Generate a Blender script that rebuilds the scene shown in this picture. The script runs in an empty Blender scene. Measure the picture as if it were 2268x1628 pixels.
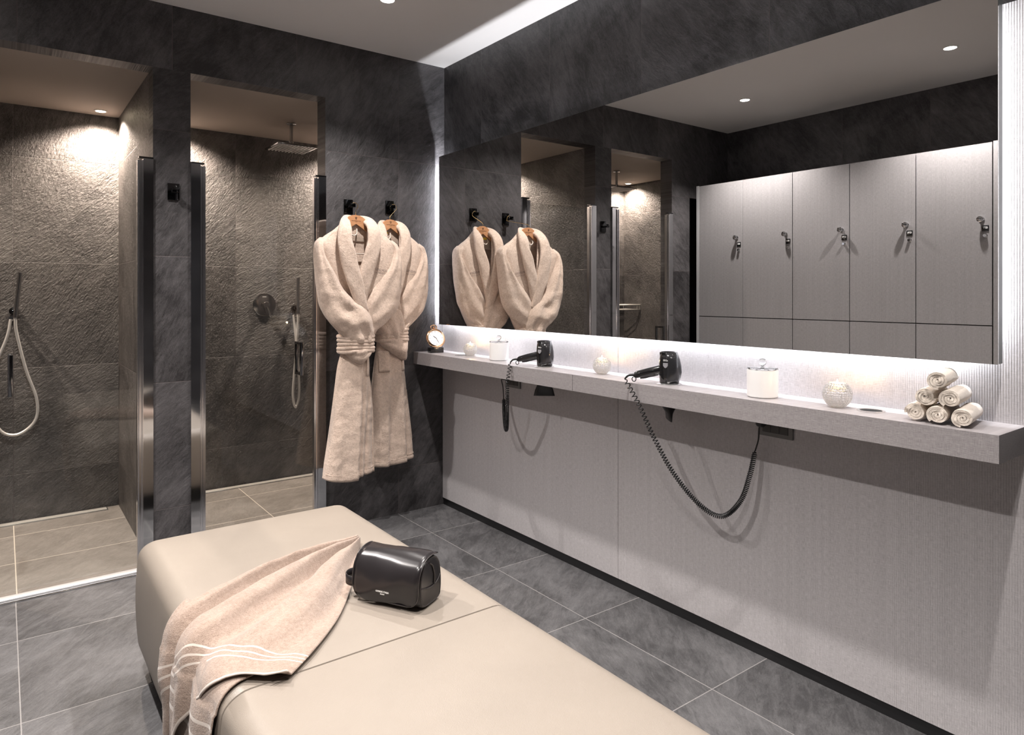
import bpy, bmesh, math, random
from mathutils import Vector, Matrix, noise, Euler
PI = math.pi
random.seed(7)
scene = bpy.context.scene
col = scene.collection
H = 2.66            # ceiling
SH = 2.352          # shower ceiling / opening head

# ------------------------------------------------------------------ helpers
def tag(o, label=None, cat=None, group=None, kind=None):
    if label: o['label'] = label
    if cat: o['category'] = cat
    if group: o['group'] = group
    if kind: o['kind'] = kind
    return o

def empty(name, loc=(0, 0, 0), rot=(0, 0, 0), label=None, cat=None, group=None):
    o = bpy.data.objects.new(name, None)
    o.empty_display_size = 0.05
    o.location = loc
    o.rotation_euler = rot
    col.objects.link(o)
    return tag(o, label, cat, group)

def mesh_obj(name, bm, mat, parent=None, smooth=None, loc=None, rot=None):
    me = bpy.data.meshes.new(name)
    bmesh.ops.recalc_face_normals(bm, faces=bm.faces[:])
    bm.to_mesh(me)
    bm.free()
    mats = mat if isinstance(mat, (list, tuple)) else [mat]
    for m in mats:
        me.materials.append(m)
    if smooth is not None:
        for p in me.polygons:
            p.use_smooth = True
        if smooth < 180:
            me.set_sharp_from_angle(angle=math.radians(smooth))
    o = bpy.data.objects.new(name, me)
    col.objects.link(o)
    if parent: o.parent = parent
    if loc: o.location = loc
    if rot: o.rotation_euler = rot
    return o

def dup(o, parent=None):
    c = o.copy()
    col.objects.link(c)
    if parent: c.parent = parent
    for ch in list(o.children):
        dup(ch, c)
    return c

def add_box(bm, lo, hi, bevel=0.0, seg=2, mi=0):
    v = [bm.verts.new((x, y, z)) for x in (lo[0], hi[0]) for y in (lo[1], hi[1]) for z in (lo[2], hi[2])]
    fs = []
    for q in ((0, 1, 3, 2), (4, 6, 7, 5), (0, 4, 5, 1), (2, 3, 7, 6), (0, 2, 6, 4), (1, 5, 7, 3)):
        f = bm.faces.new([v[i] for i in q])
        f.material_index = mi
        fs.append(f)
    if bevel > 0:
        ed = set(e for f in fs for e in f.edges)
        bmesh.ops.bevel(bm, geom=list(ed), offset=bevel, segments=seg, affect='EDGES', profile=0.5, clamp_overlap=True)

def box(name, lo, hi, mat, parent=None, bevel=0.0, seg=2, smooth=None):
    bm = bmesh.new()
    add_box(bm, lo, hi, bevel, seg)
    return mesh_obj(name, bm, mat, parent, smooth if smooth else (25 if bevel else None))

def frame_axes(d):
    d = Vector(d).normalized()
    up = Vector((0, 0, 1)) if abs(d.z) < 0.95 else Vector((1, 0, 0))
    a = d.cross(up).normalized()
    b = a.cross(d).normalized()
    return a, b

def add_tube(bm, pts, r, n=10, closed=False, caps=True, flat=1.0, mi=0):
    """tube along pts; r number or list; parallel transport frame"""
    pts = [Vector(p) for p in pts]
    N = len(pts)
    rs = r if isinstance(r, (list, tuple)) else [r] * N
    rings = []
    t0 = (pts[1] - pts[0]).normalized()
    a, b = frame_axes(t0)
    prev = t0
    for i, p in enumerate(pts):
        if closed:
            t = (pts[(i + 1) % N] - pts[i - 1]).normalized()
        elif i == 0: t = (pts[1] - pts[0]).normalized()
        elif i == N - 1: t = (pts[-1] - pts[-2]).normalized()
        else: t = (pts[i + 1] - pts[i - 1]).normalized()
        q = prev.rotation_difference(t)
        a = q @ a; b = q @ b
        prev = t
        rings.append([bm.verts.new(p + (a * math.cos(2 * PI * k / n) + b * math.sin(2 * PI * k / n) * flat) * rs[i]) for k in range(n)])
    M = N if closed else N - 1
    for i in range(M):
        A, B = rings[i], rings[(i + 1) % N]
        for k in range(n):
            f = bm.faces.new((A[k], A[(k + 1) % n], B[(k + 1) % n], B[k]))
            f.material_index = mi
    if caps and not closed:
        bm.faces.new(rings[0][::-1]).material_index = mi
        bm.faces.new(rings[-1]).material_index = mi

def tube(name, pts, r, mat, parent=None, n=10, **k):
    bm = bmesh.new()
    add_tube(bm, pts, r, n, **k)
    return mesh_obj(name, bm, mat, parent, 60)

def add_lathe(bm, prof, c=(0, 0, 0), n=32, axis='Z', mi=0, M=None):
    """prof list of (r, h); closed ends where r==0"""
    rings = []
    c = Vector(c)
    def P(r, h, a):
        x, y = r * math.cos(a), r * math.sin(a)
        if axis == 'Z': v = Vector((x, y, h))
        elif axis == 'Y': v = Vector((x, h, y))
        else: v = Vector((h, x, y))
        if M: v = M @ v
        return v + c
    for r, h in prof:
        if r < 1e-7:
            rings.append([bm.verts.new(P(0, h, 0))])
        else:
            rings.append([bm.verts.new(P(r, h, 2 * PI * k / n)) for k in range(n)])
    for A, B in zip(rings, rings[1:]):
        for k in range(n):
            k2 = (k + 1) % n
            if len(A) == 1 and len(B) == 1: continue
            if len(A) == 1: f = bm.faces.new((A[0], B[k2], B[k]))
            elif len(B) == 1: f = bm.faces.new((A[k], A[k2], B[0]))
            else: f = bm.faces.new((A[k], A[k2], B[k2], B[k]))
            f.material_index = mi

def lathe(name, prof, mat, parent=None, c=(0, 0, 0), n=32, axis='Z', smooth=40, M=None):
    bm = bmesh.new()
    add_lathe(bm, prof, c, n, axis, M=M)
    return mesh_obj(name, bm, mat, parent, smooth)

def catmull(pts, per=8, closed=False):
    pts = [Vector(p) for p in pts]
    out = []
    n = len(pts)
    seg = n if closed else n - 1
    for i in range(seg):
        if closed:
            p0, p1, p2, p3 = pts[(i - 1) % n], pts[i], pts[(i + 1) % n], pts[(i + 2) % n]
        else:
            p1, p2 = pts[i], pts[i + 1]
            p0 = pts[i - 1] if i > 0 else p1 * 2 - p2
            p3 = pts[i + 2] if i + 2 < n else p2 * 2 - p1
        for k in range(per):
            t = k / per
            out.append(0.5 * ((2 * p1) + (-p0 + p2) * t + (2 * p0 - 5 * p1 + 4 * p2 - p3) * t * t + (-p0 + 3 * p1 - 3 * p2 + p3) * t ** 3))
    if not closed: out.append(pts[-1])
    return out

def lerp_table(tab, s):
    """tab: sorted [(s, v...)] -> smooth interpolated tuple"""
    if s <= tab[0][0]: return tab[0][1:]
    if s >= tab[-1][0]: return tab[-1][1:]
    for i, (a, b) in enumerate(zip(tab, tab[1:])):
        if a[0] <= s <= b[0]:
            t = (s - a[0]) / (b[0] - a[0])
            a0 = tab[i - 1] if i > 0 else a
            b0 = tab[i + 2] if i + 2 < len(tab) else b
            out = []
            h = b[0] - a[0]
            for k in range(1, len(a)):
                m1 = (b[k] - a0[k]) / max(1e-9, b[0] - a0[0]) * h
                m2 = (b0[k] - a[k]) / max(1e-9, b0[0] - a[0]) * h
                t2, t3 = t * t, t ** 3
                out.append((2 * t3 - 3 * t2 + 1) * a[k] + (t3 - 2 * t2 + t) * m1 + (-2 * t3 + 3 * t2) * b[k] + (t3 - t2) * m2)
            return tuple(out)

def text_mesh(name, body, size, mat, parent, loc, rot, extrude=0.0004, align='CENTER', sx=1.0, bold=False):
    cu = bpy.data.curves.new(name, 'FONT')
    cu.body = body
    cu.size = size
    cu.align_x = align
    cu.align_y = 'CENTER'
    cu.extrude = extrude
    if bold: cu.offset = size * 0.02
    t = bpy.data.objects.new(name + '_src', cu)
    col.objects.link(t)
    me = bpy.data.meshes.new_from_object(t)
    bpy.data.objects.remove(t)
    bpy.data.curves.remove(cu)
    me.name = name
    me.materials.clear()
    me.materials.append(mat)
    o = bpy.data.objects.new(name, me)
    col.objects.link(o)
    o.parent = parent
    o.location = loc
    o.rotation_euler = rot
    o.scale = (sx, 1, 1)
    return o

# ------------------------------------------------------------------ materials
class NT:
    def __init__(s, name):
        s.m = bpy.data.materials.new(name)
        s.m.use_nodes = True
        s.t = s.m.node_tree
        s.t.nodes.clear()
        s.out = s.n('ShaderNodeOutputMaterial')
    def n(s, typ, **k):
        nd = s.t.nodes.new(typ)
        for a, v in k.items(): setattr(nd, a, v)
        return nd
    def l(s, a, b): s.t.links.new(a, b)
    def set(s, inp, v):
        if hasattr(v, 'is_output') or isinstance(v, bpy.types.NodeSocket): s.l(v, inp)
        else: inp.default_value = v
    def math(s, op, a, b=None, c=None, clamp=False):
        nd = s.n('ShaderNodeMath', operation=op, use_clamp=clamp)
        s.set(nd.inputs[0], a)
        if b is not None: s.set(nd.inputs[1], b)
        if c is not None: s.set(nd.inputs[2], c)
        return nd.outputs[0]
    def comb(s, x, y, z=0.0):
        nd = s.n('ShaderNodeCombineXYZ')
        s.set(nd.inputs[0], x); s.set(nd.inputs[1], y); s.set(nd.inputs[2], z)
        return nd.outputs[0]
    def noise(s, vec, scale, detail=3, rough=0.5, dist=0.0, dim='3D', w=None):
        nd = s.n('ShaderNodeTexNoise', noise_dimensions=dim)
        if vec is not None: s.l(vec, nd.inputs['Vector'])
        if w is not None: s.set(nd.inputs['W'], w)
        nd.inputs['Scale'].default_value = scale
        nd.inputs['Detail'].default_value = detail
        nd.inputs['Roughness'].default_value = rough
        nd.inputs['Distortion'].default_value = dist
        return nd.outputs['Fac']
    def mix(s, fac, a, b, mode='MIX'):
        nd = s.n('ShaderNodeMix', data_type='RGBA', blend_type=mode)
        s.set(nd.inputs[0], fac)
        s.set(nd.inputs[6], a if not isinstance(a, tuple) else (*a, 1) if len(a) == 3 else a)
        s.set(nd.inputs[7], b if not isinstance(b, tuple) else (*b, 1) if len(b) == 3 else b)
        return nd.outputs[2]
    def ramp(s, fac, a, b, va=0.0, vb=1.0):
        nd = s.n('ShaderNodeMapRange')
        s.set(nd.inputs[0], fac)
        nd.inputs[1].default_value = a; nd.inputs[2].default_value = b
        nd.inputs[3].default_value = va; nd.inputs[4].default_value = vb
        return nd.outputs[0]
    def bump(s, h, strength=0.5, dist=0.01, normal=None):
        nd = s.n('ShaderNodeBump')
        nd.inputs['Strength'].default_value = strength
        nd.inputs['Distance'].default_value = dist
        s.l(h, nd.inputs['Height'])
        if normal is not None: s.l(normal, nd.inputs['Normal'])
        return nd.outputs[0]
    def bsdf(s, color=(0.5, 0.5, 0.5), rough=0.5, metal=0.0, normal=None, **k):
        b = s.n('ShaderNodeBsdfPrincipled')
        s.set(b.inputs['Base Color'], (*color, 1) if isinstance(color, tuple) and len(color) == 3 else color)
        s.set(b.inputs['Roughness'], rough)
        s.set(b.inputs['Metallic'], metal)
        if normal is not None: s.l(normal, b.inputs['Normal'])
        for a, v in k.items():
            s.set(b.inputs[a.replace('_', ' ')], v)
        s.l(b.outputs[0], s.out.inputs[0])
        return b
    def pos(s):
        g = s.n('ShaderNodeNewGeometry')
        sp = s.n('ShaderNodeSeparateXYZ')
        s.l(g.outputs['Position'], sp.inputs[0])
        return g.outputs['Position'], sp.outputs
    def obj(s):
        g = s.n('ShaderNodeTexCoord')
        sp = s.n('ShaderNodeSeparateXYZ')
        s.l(g.outputs['Object'], sp.inputs[0])
        return g.outputs['Object'], sp.outputs

def plain(name, color, rough=0.5, metal=0.0, **k):
    t = NT(name)
    t.bsdf(color, rough, metal, **k)
    return t.m

def stone(name, axes, u0, v0, pu=0.6, pv=0.6, base=(0.019, 0.0175, 0.0185), light=(0.116, 0.109, 0.113),
          shift=None, grout=(0.085, 0.07, 0.07), bumpd=0.0032, rough=0.42, relief=1.0, gw=0.0013, streak=1.0):
    t = NT(name)
    P, xyz = t.pos()
    u = xyz[axes[0]]; v = xyz[axes[1]]
    fu = t.math('DIVIDE', t.math('SUBTRACT', u, u0), pu)
    if shift: v = t.math('ADD', v, t.math('MULTIPLY', t.math('LESS_THAN', u, shift[0]), shift[1]))
    fv = t.math('DIVIDE', t.math('SUBTRACT', v, v0), pv)
    iu = t.math('FLOOR', fu); iv = t.math('FLOOR', fv)
    du = t.math('MULTIPLY', t.math('ABSOLUTE', t.math('SUBTRACT', t.math('FRACT', t.math('ADD', fu, 0.5)), 0.5)), pu)
    dv = t.math('MULTIPLY', t.math('ABSOLUTE', t.math('SUBTRACT', t.math('FRACT', t.math('ADD', fv, 0.5)), 0.5)), pv)
    d = t.math('MINIMUM', du, dv)
    g = t.math('LESS_THAN', d, gw)
    wn = t.n('ShaderNodeTexWhiteNoise', noise_dimensions='2D')
    t.l(t.comb(iu, iv), wn.inputs['Vector'])
    rnd = wn.outputs['Value']
    sp = t.n('ShaderNodeSeparateColor'); t.l(wn.outputs['Color'], sp.inputs[0])
    ang = t.ramp(sp.outputs[1], 0, 1, 0.35, 1.05)
    ca = t.math('COSINE', ang); sa = t.math('SINE', ang)
    ru = t.math('SUBTRACT', t.math('MULTIPLY', u, ca), t.math('MULTIPLY', v, sa))
    rv = t.math('ADD', t.math('MULTIPLY', u, sa), t.math('MULTIPLY', v, ca))
    off = t.math('MULTIPLY', rnd, 37.0)
    ru = t.math('ADD', ru, off)
    sv = t.comb(t.math('MULTIPLY', ru, 3.0), t.math('MULTIPLY', rv, 0.9), off)   # stretched
    iso = t.comb(ru, rv, off)
    n_big = t.noise(iso, 3.2, 4, 0.6, 0.6)
    n_st = t.noise(sv, 9.0, 6, 0.65, 0.8)
    n_fine = t.noise(iso, 260.0, 3, 0.6)
    n_mid = t.noise(sv, 34.0, 4, 0.6, 0.5)
    c = t.math('ADD', t.math('MULTIPLY', n_st, 0.55 * streak), t.math('MULTIPLY', n_big, 0.75))
    c = t.math('ADD', c, t.math('MULTIPLY', n_fine, 0.35))
    n_scr = t.noise(t.comb(t.math('MULTIPLY', ru, 85.0), t.math('MULTIPLY', rv, 22.0), off), 1.6, 4, 0.75, 0.6)
    c = t.math('ADD', c, t.math('MULTIPLY', t.math('SUBTRACT', n_scr, 0.5), 0.36))
    c = t.math('ADD', c, t.math('MULTIPLY', t.math('SUBTRACT', rnd, 0.5), 0.12))
    fac = t.ramp(c, 0.46 + 0.2 * streak, 0.86 + 0.26 * streak)
    colr = t.mix(fac, base, light)
    colr = t.mix(g, colr, grout)
    h = t.math('ADD', t.math('MULTIPLY', n_st, 0.9), t.math('MULTIPLY', n_mid, 0.55 * relief))
    h = t.math('ADD', h, t.math('MULTIPLY', n_fine, 0.10))
    h = t.math('ADD', h, t.math('MULTIPLY', n_scr, 0.10))
    if relief > 1.2:
        rv2 = t.comb(t.math('MULTIPLY', ru, 1.5), rv, off)
        n_r = t.noise(rv2, 62.0, 5, 0.66, 0.35)
        h = t.math('ADD', t.math('MULTIPLY', h, 1.0), t.math('MULTIPLY', n_r, 0.85))
    h = t.math('ADD', h, t.math('MULTIPLY', n_big, 0.8))
    gh = t.ramp(d, 0.0, 0.0022, -0.22, 0.0)
    h = t.math('ADD', h, gh)
    nrm = t.bump(h, 0.9, bumpd)
    rg = t.ramp(n_mid, 0.3, 0.7, rough - 0.07, rough + 0.12)
    t.bsdf(colr, rg, normal=nrm)
    return t.m

def textile(name, axes, base=(0.60, 0.575, 0.585), dark=(0.36, 0.342, 0.348), ribs=True, rough=0.28, local=False, spec=0.5, bumpk=1.0):
    """woven grey laminate; axes[0]=across threads, axes[1]=along"""
    t = NT(name)
    P, xyz = (t.obj() if local else t.pos())
    u = xyz[axes[0]]; v = xyz[axes[1]]
    a = t.noise(t.comb(t.math('MULTIPLY', u, 620.0), t.math('MULTIPLY', v, 55.0)), 1.0, 2, 0.6)
    b = t.noise(t.comb(t.math('MULTIPLY', u, 50.0), t.math('MULTIPLY', v, 560.0)), 1.0, 2, 0.6)
    a2 = t.noise(t.comb(t.math('MULTIPLY', u, 90.0), t.math('MULTIPLY', v, 1.2)), 1.0, 3, 0.6)
    big = t.noise(t.comb(t.math('MULTIPLY', u, 5.0), t.math('MULTIPLY', v, 0.25)), 1.0, 2, 0.5)
    rib = t.math('SINE', t.math('MULTIPLY', u, 2 * PI / 0.0062))
    ribm = t.ramp(big, 0.42, 0.62)
    c = t.math('ADD', t.math('MULTIPLY', a, 0.5), t.math('MULTIPLY', b, 0.42))
    c = t.math('ADD', c, t.math('MULTIPLY', t.math('SUBTRACT', a2, 0.5), 0.16))
    if ribs:
        c = t.math('ADD', c, t.math('MULTIPLY', t.math('MULTIPLY', rib, ribm), 0.050))
    fac = t.ramp(c, 0.28, 0.64)
    colr = t.mix(fac, dark, base)
    h = t.math('ADD', t.math('MULTIPLY', a, 0.5), t.math('MULTIPLY', b, 0.35))
    if ribs:
        h = t.math('ADD', h, t.math('MULTIPLY', t.math('MULTIPLY', rib, ribm), 0.34))
        h = t.math('ADD', h, t.math('MULTIPLY', a2, 0.5))
    nrm = t.bump(h, 0.6 * bumpk, 0.0011)
    t.bsdf(colr, rough, normal=nrm, Specular_IOR_Level=spec)
    return t.m

def terry(name, color, dark=None, scale=420.0, depth=0.0022):
    t = NT(name)
    P, xyz = t.obj()
    n1 = t.noise(P, scale, 3, 0.7)
    n2 = t.noise(P, scale * 0.28, 3, 0.6)
    n3 = t.noise(P, 9.0, 3, 0.6)
    dk = dark or tuple(c * 0.62 for c in color)
    f = t.math('ADD', t.math('MULTIPLY', n1, 0.7), t.math('MULTIPLY', n2, 0.45))
    colr = t.mix(t.ramp(f, 0.33, 0.68), dk, color)
    h = t.math('ADD', n1, t.math('MULTIPLY', n2, 1.2))
    nrm = t.bump(h, 0.75, depth)
    t.bsdf(colr, 0.95, normal=nrm, Sheen_Weight=0.35, Sheen_Roughness=0.5, Specular_IOR_Level=0.15)
    return t.m

def glass_thin(name, tint=(0.93, 0.96, 0.95), ior=1.45):
    t = NT(name)
    tr = t.n('ShaderNodeBsdfTransparent'); tr.inputs[0].default_value = (*tint, 1)
    gl = t.n('ShaderNodeBsdfGlossy'); gl.inputs['Roughness'].default_value = 0.0
    lw = t.n('ShaderNodeLayerWeight'); lw.inputs[0].default_value = 0.5
    fr = t.math('MULTIPLY_ADD', t.math('POWER', lw.outputs['Facing'], 5.0), 0.9, 0.03)
    mx = t.n('ShaderNodeMixShader')
    t.l(fr, mx.inputs[0]); t.l(tr.outputs[0], mx.inputs[1]); t.l(gl.outputs[0], mx.inputs[2])
    t.l(mx.outputs[0], t.out.inputs[0])
    return t.m

def emit(name, color, strength):
    t = NT(name)
    e = t.n('ShaderNodeEmission')
    e.inputs[0].default_value = (*color, 1); e.inputs[1].default_value = strength
    t.l(e.outputs[0], t.out.inputs[0])
    return t.m

M_chrome = plain('polished chrome', (0.62, 0.63, 0.65), 0.07, 1.0)
M_alu = plain('bright anodised aluminium', (0.74, 0.74, 0.76), 0.16, 1.0)
M_steel = plain('brushed steel', (0.60, 0.60, 0.60), 0.28, 1.0)
M_hose = plain('satin metal hose', (0.86, 0.84, 0.81), 0.38, 0.6)
M_blackmetal = plain('dark chrome', (0.10, 0.10, 0.105), 0.14, 1.0)
M_black = plain('matt black', (0.006, 0.006, 0.006), 0.55)
M_blackgloss = plain('gloss black plastic', (0.010, 0.010, 0.011), 0.10, Coat_Weight=0.5, Coat_Roughness=0.04)
M_blacksatin = plain('satin black plastic', (0.012, 0.012, 0.013), 0.33)
M_mirror = plain('silver mirror', (0.80, 0.80, 0.79), 0.0, 1.0)
M_glass = glass_thin('clear shower glass', (0.965, 0.972, 0.968), 1.35)
M_glassedge = plain('glass edge', (0.35, 0.50, 0.47), 0.15)
M_white = plain('white plaster', (0.62, 0.598, 0.585), 0.85)
M_shceil = plain('taupe shower ceiling paint', (0.34, 0.29, 0.25), 0.85)
M_print = plain('white print', (0.75, 0.75, 0.75), 0.5)
M_gold = plain('rose gold', (0.95, 0.62, 0.38), 0.12, 1.0)
M_brass = plain('brass wire', (0.75, 0.55, 0.28), 0.22, 1.0)

M_wallL = stone('slate tile shower side wall', (0, 2), -0.31, 0.262)
M_wallM = stone('slate tile mirror wall', (1, 2), 0.2, 0.262)
M_pillar = stone('slate tile pillar', (0, 2), -1.60, 0.262)
M_shback = stone('rugged slate shower back', (0, 2), -0.31, 0.262, bumpd=0.0088, relief=1.6, rough=0.5, base=(0.030, 0.0265, 0.0255), light=(0.140, 0.129, 0.124), gw=0.0010)
M_shside = stone('rugged slate shower side', (1, 2), 0.004, 0.262, bumpd=0.006, relief=1.3, rough=0.36, base=(0.030, 0.0265, 0.0255), light=(0.140, 0.129, 0.124), gw=0.0010)
M_floor = stone('slate floor tile', (0, 1), -0.315, 0.207, base=(0.045, 0.044, 0.046), light=(0.150, 0.148, 0.152), grout=(0.26, 0.25, 0.245), bumpd=0.0022, rough=0.5, relief=0.9, gw=0.0017, shift=(-1.5, 0.07))
M_shfloor = stone('slate shower floor tile', (0, 1), -0.31, 0.0, pv=0.45, base=(0.13, 0.118, 0.106), light=(0.235, 0.218, 0.20), grout=(0.5, 0.46, 0.40), bumpd=0.0016, rough=0.5, relief=0.8, gw=0.0022)
M_panel = textile('woven grey laminate wall', (1, 2))
M_shelf = textile('woven grey laminate shelf', (2, 1), ribs=False, base=(0.44, 0.415, 0.42), dark=(0.25, 0.232, 0.238))
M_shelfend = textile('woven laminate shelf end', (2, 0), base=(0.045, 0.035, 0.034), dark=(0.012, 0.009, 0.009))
M_locker = textile('woven grey laminate locker', (1, 2), base=(0.31, 0.298, 0.304), dark=(0.185, 0.177, 0.181))
# ------------------------------------------------------------------ room shell
def struct(o):
    o['kind'] = 'structure'
    return o
XW = -3.0; YB = -5.0
struct(box('floor', (XW - 0.1, YB - 0.1, -0.06), (0.1, 0.0, 0.0), M_floor))
struct(box('ceiling', (XW - 0.1, YB - 0.1, H), (0.1, 0.0, H + 0.08), M_white))
# wall with the two shower openings (one mesh, thickness 0.115)
T = 0.115
bm = bmesh.new()
add_box(bm, (XW - 0.1, 0, SH), (0.1, T, H + 0.08))            # header
add_box(bm, (-0.753, 0, -0.06), (0.1, T, SH))                  # pier by the mirror
add_box(bm, (-2.49, 0, -0.06), (-2.27, T, SH))                 # pier by the lockers
add_box(bm, (XW - 0.1, 0, 2.062), (-2.49, T, SH))
struct(mesh_obj('wall_back', bm, M_wallL))
struct(box('wall_pillar', (-1.593, 0, -0.06), (-1.43, T, SH), M_pillar))
struct(box('dark_opening_panel', (XW, 0.03, 0.0), (-2.49, T, 2.062), M_black))  # black panel put in for the dark opening beside the lockers
# mirror wall
struct(box('wall_right', (0.0, YB - 0.1, -0.06), (0.1, 0.0, H), M_wallM))
# woven laminate cladding, with thin seams between boards
bm = bmesh.new()
ys = [-0.001, -1.4765, -2.9765, YB + 0.002]
for a, b in zip(ys, ys[1:]):
    add_box(bm, (-0.012, b + 0.0012, 0.042), (-0.0005, a - 0.0012, 2.062))
clad = mesh_obj('trim_1', bm, M_panel)
struct(clad)
struct(box('baseboard_right', (-0.006, YB, 0.0), (-0.0005, -0.0005, 0.042), M_blacksatin))
# locker side wall, wall behind the camera
struct(box('wall_left', (XW - 0.1, YB - 0.1, -0.06), (XW, 0.0, H), M_wallM))
struct(box('wall_front', (XW, YB - 0.1, -0.06), (0.0, YB, H), M_wallL))
# showers
YS = 1.18
struct(box('wall_shower_back', (-3.05, YS, -0.06), (0.05, YS + 0.08, SH + 0.06), M_shback))
struct(box('wall_shower_middle', (-1.593, T, -0.06), (-1.43, YS, SH), M_shside))
struct(box('wall_shower_left', (-3.04, T, -0.06), (-2.96, YS, SH), M_shside))
struct(box('wall_shower_right', (-0.06, T, -0.06), (0.02, YS, SH), M_shside))
struct(box('ceiling_shower', (-3.05, T, SH), (0.05, YS, SH + 0.06), M_shceil))
struct(box('floor_shower', (-3.05, 0.0, -0.06), (0.05, YS, -0.004), M_shfloor))
# drain channels along the back of each shower
for i, (x0, x1) in enumerate(((-2.62, -1.655), (-1.28, -0.35))):
    d = empty('shower_drain', ((x0 + x1) / 2, YS - 0.045, -0.004),
              label=['steel slot drain along the back of the left shower floor', 'steel slot drain along the back of the right shower floor'][i], cat='drain', group='shower slot drains')
    w = (x1 - x0) / 2
    box('drain_frame', (-w, -0.03, 0), (w, 0.03, 0.004), M_steel, d, 0.001)
    bm = bmesh.new()
    add_box(bm, (-w + 0.006, -0.022, 0.0035), (w - 0.006, 0.022, 0.007), 0.001)
    mesh_obj('drain_cover', bm, plain('bright steel cover', (0.85, 0.83, 0.78), 0.35, 0.7), d, 40)
# metal corner trims of the openings
# ------------------------------------------------------------------ shower screens
def jamb(x, side, lab):
    """chrome wall profile at jamb x, growing to side (+1/-1)"""
    e = empty('shower_profile', (x, -0.012, 0.0), label=lab, cat='shower profile', group='chrome profiles of the shower screens')
    s = side
    def B(name, a, b, y0, y1, z0, z1, m, bev=0.0015):
        return box(name, (min(a * s, b * s), y0, z0), (max(a * s, b * s), y1, z1), m, e, 0.0)
    B('wall_rail', 0.0, 0.042, 0.0, 0.03, 0.0, 1.915, M_chrome)
    bm = bmesh.new()
    for k, (a, b, y) in enumerate(((0.042, 0.047, -0.006), (0.047, 0.053, 0.004), (0.053, 0.061, -0.01), (0.061, 0.066, 0.002))):
        add_box(bm, (min(a * s, b * s), y, 0.0), (max(a * s, b * s), 0.028, 1.905))
    mesh_obj('hinge_rail', bm, M_alu, e)
    B('end_cap', 0.0, 0.06, -0.002, 0.03, 1.915, 1.922, M_blackmetal, 0.001)
    return e
jamb(-0.753, -1, 'chrome shower screen profile beside the hanging bathrobes')
jamb(-1.43, 1, 'chrome shower screen profile on the right edge of the slate pillar')
jamb(-1.593, -1, 'chrome shower screen profile on the left edge of the slate pillar')
jamb(-2.27, 1, 'chrome shower screen profile nearest the lockers, seen only in the mirror')
M_rail = plain('bright satin threshold', (0.86, 0.86, 0.87), 0.42, 0.75)
def pane(x0, x1, lab, hx):
    e = empty('shower_screen', ((x0 + x1) / 2, 0.0, 0.0), label=lab, cat='shower screen', group='clear glass shower screens')
    w = (x1 - x0) / 2
    box('glass_pane', (-w, 0.0, 0.02), (w, 0.006, 1.892), M_glass, e)
    return e
pane(-2.202, -1.661, 'clear glass screen across the left shower opening', -0.18)
pane(-1.362, -0.821, 'clear glass screen across the right shower opening', None)
for x0, x1, lab in ((-2.268, -1.595, 'bright metal threshold rail of the left shower'), (-1.428, -0.755, 'bright metal threshold rail of the right shower')):
    e = empty('threshold_rail', ((x0 + x1) / 2, -0.03, 0.0), label=lab, cat='threshold', group='shower threshold rails')
    w = (x1 - x0) / 2
    box('rail', (-w, -0.02, 0), (w, 0.022, 0.014), M_rail, e, 0.005, 3)
    box('lip', (-w, -0.045, 0), (w - 0.06, -0.024, 0.006), M_chrome, e, 0.002)

# ------------------------------------------------------------------ mirror with light behind
mir = empty('wall_mirror', (-0.08, -1.495, 1.10), label='large frameless backlit mirror above the grey shelf', cat='mirror')
MY0, MY1, MZ1 = -1.416, 1.423, 0.998     # local y / z extent
box('mirror_glass', (0.0, MY0, 0.0), (0.006, MY1, MZ1), M_mirror, mir, 0.0)
M_mback = plain('dark mirror edge', (0.10, 0.11, 0.11), 0.3)
bm = bmesh.new()
add_box(bm, (0.0062, MY0 + 0.001, 0.001), (0.036, MY1 - 0.001, MZ1 - 0.001))
mesh_obj('mirror_back', bm, M_mback, mir)
M_box = plain('white mirror box', (0.8, 0.8, 0.8), 0.6)
box('light_box', (0.0362, MY0 + 0.13, 0.10), (0.067, MY1 - 0.13, MZ1 - 0.13), M_box, mir)
# ------------------------------------------------------------------ leather benches
def leather(name, c, rough=0.36, sc=700.0, bd=0.0006, st=0.35):
    t = NT(name)
    P, xyz = t.obj()
    v = t.n('ShaderNodeTexVoronoi'); v.inputs['Scale'].default_value = sc
    t.l(P, v.inputs['Vector'])
    n2 = t.noise(P, 6.0, 3, 0.6)
    n3 = t.noise(P, sc * 0.4, 2, 0.5)
    h = t.math('ADD', v.outputs['Distance'], t.math('MULTIPLY', n3, 0.6))
    nrm = t.bump(h, st, bd)
    nrm = t.bump(n2, 0.25, 0.004, nrm)
    cc = t.mix(t.ramp(n2, 0.35, 0.65), tuple(x * 0.95 for x in c), c)
    t.bsdf(cc, rough, normal=nrm)
    return t.m
M_cream = leather('cream leather', (0.262, 0.226, 0.190), 0.42)
M_thread = plain('dark seam', (0.06, 0.045, 0.035), 0.7)

def samples(lo, hi, r, n_mid, n_r=7):
    out = [lo + r * (1 - math.cos(PI / 2 * k / n_r)) for k in range(n_r)]
    out += [lo + r + (hi - lo - 2 * r) * k / n_mid for k in range(n_mid)]
    out += [hi - r * (1 - math.sin(PI / 2 * k / n_r)) for k in range(n_r + 1)]
    return out

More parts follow.
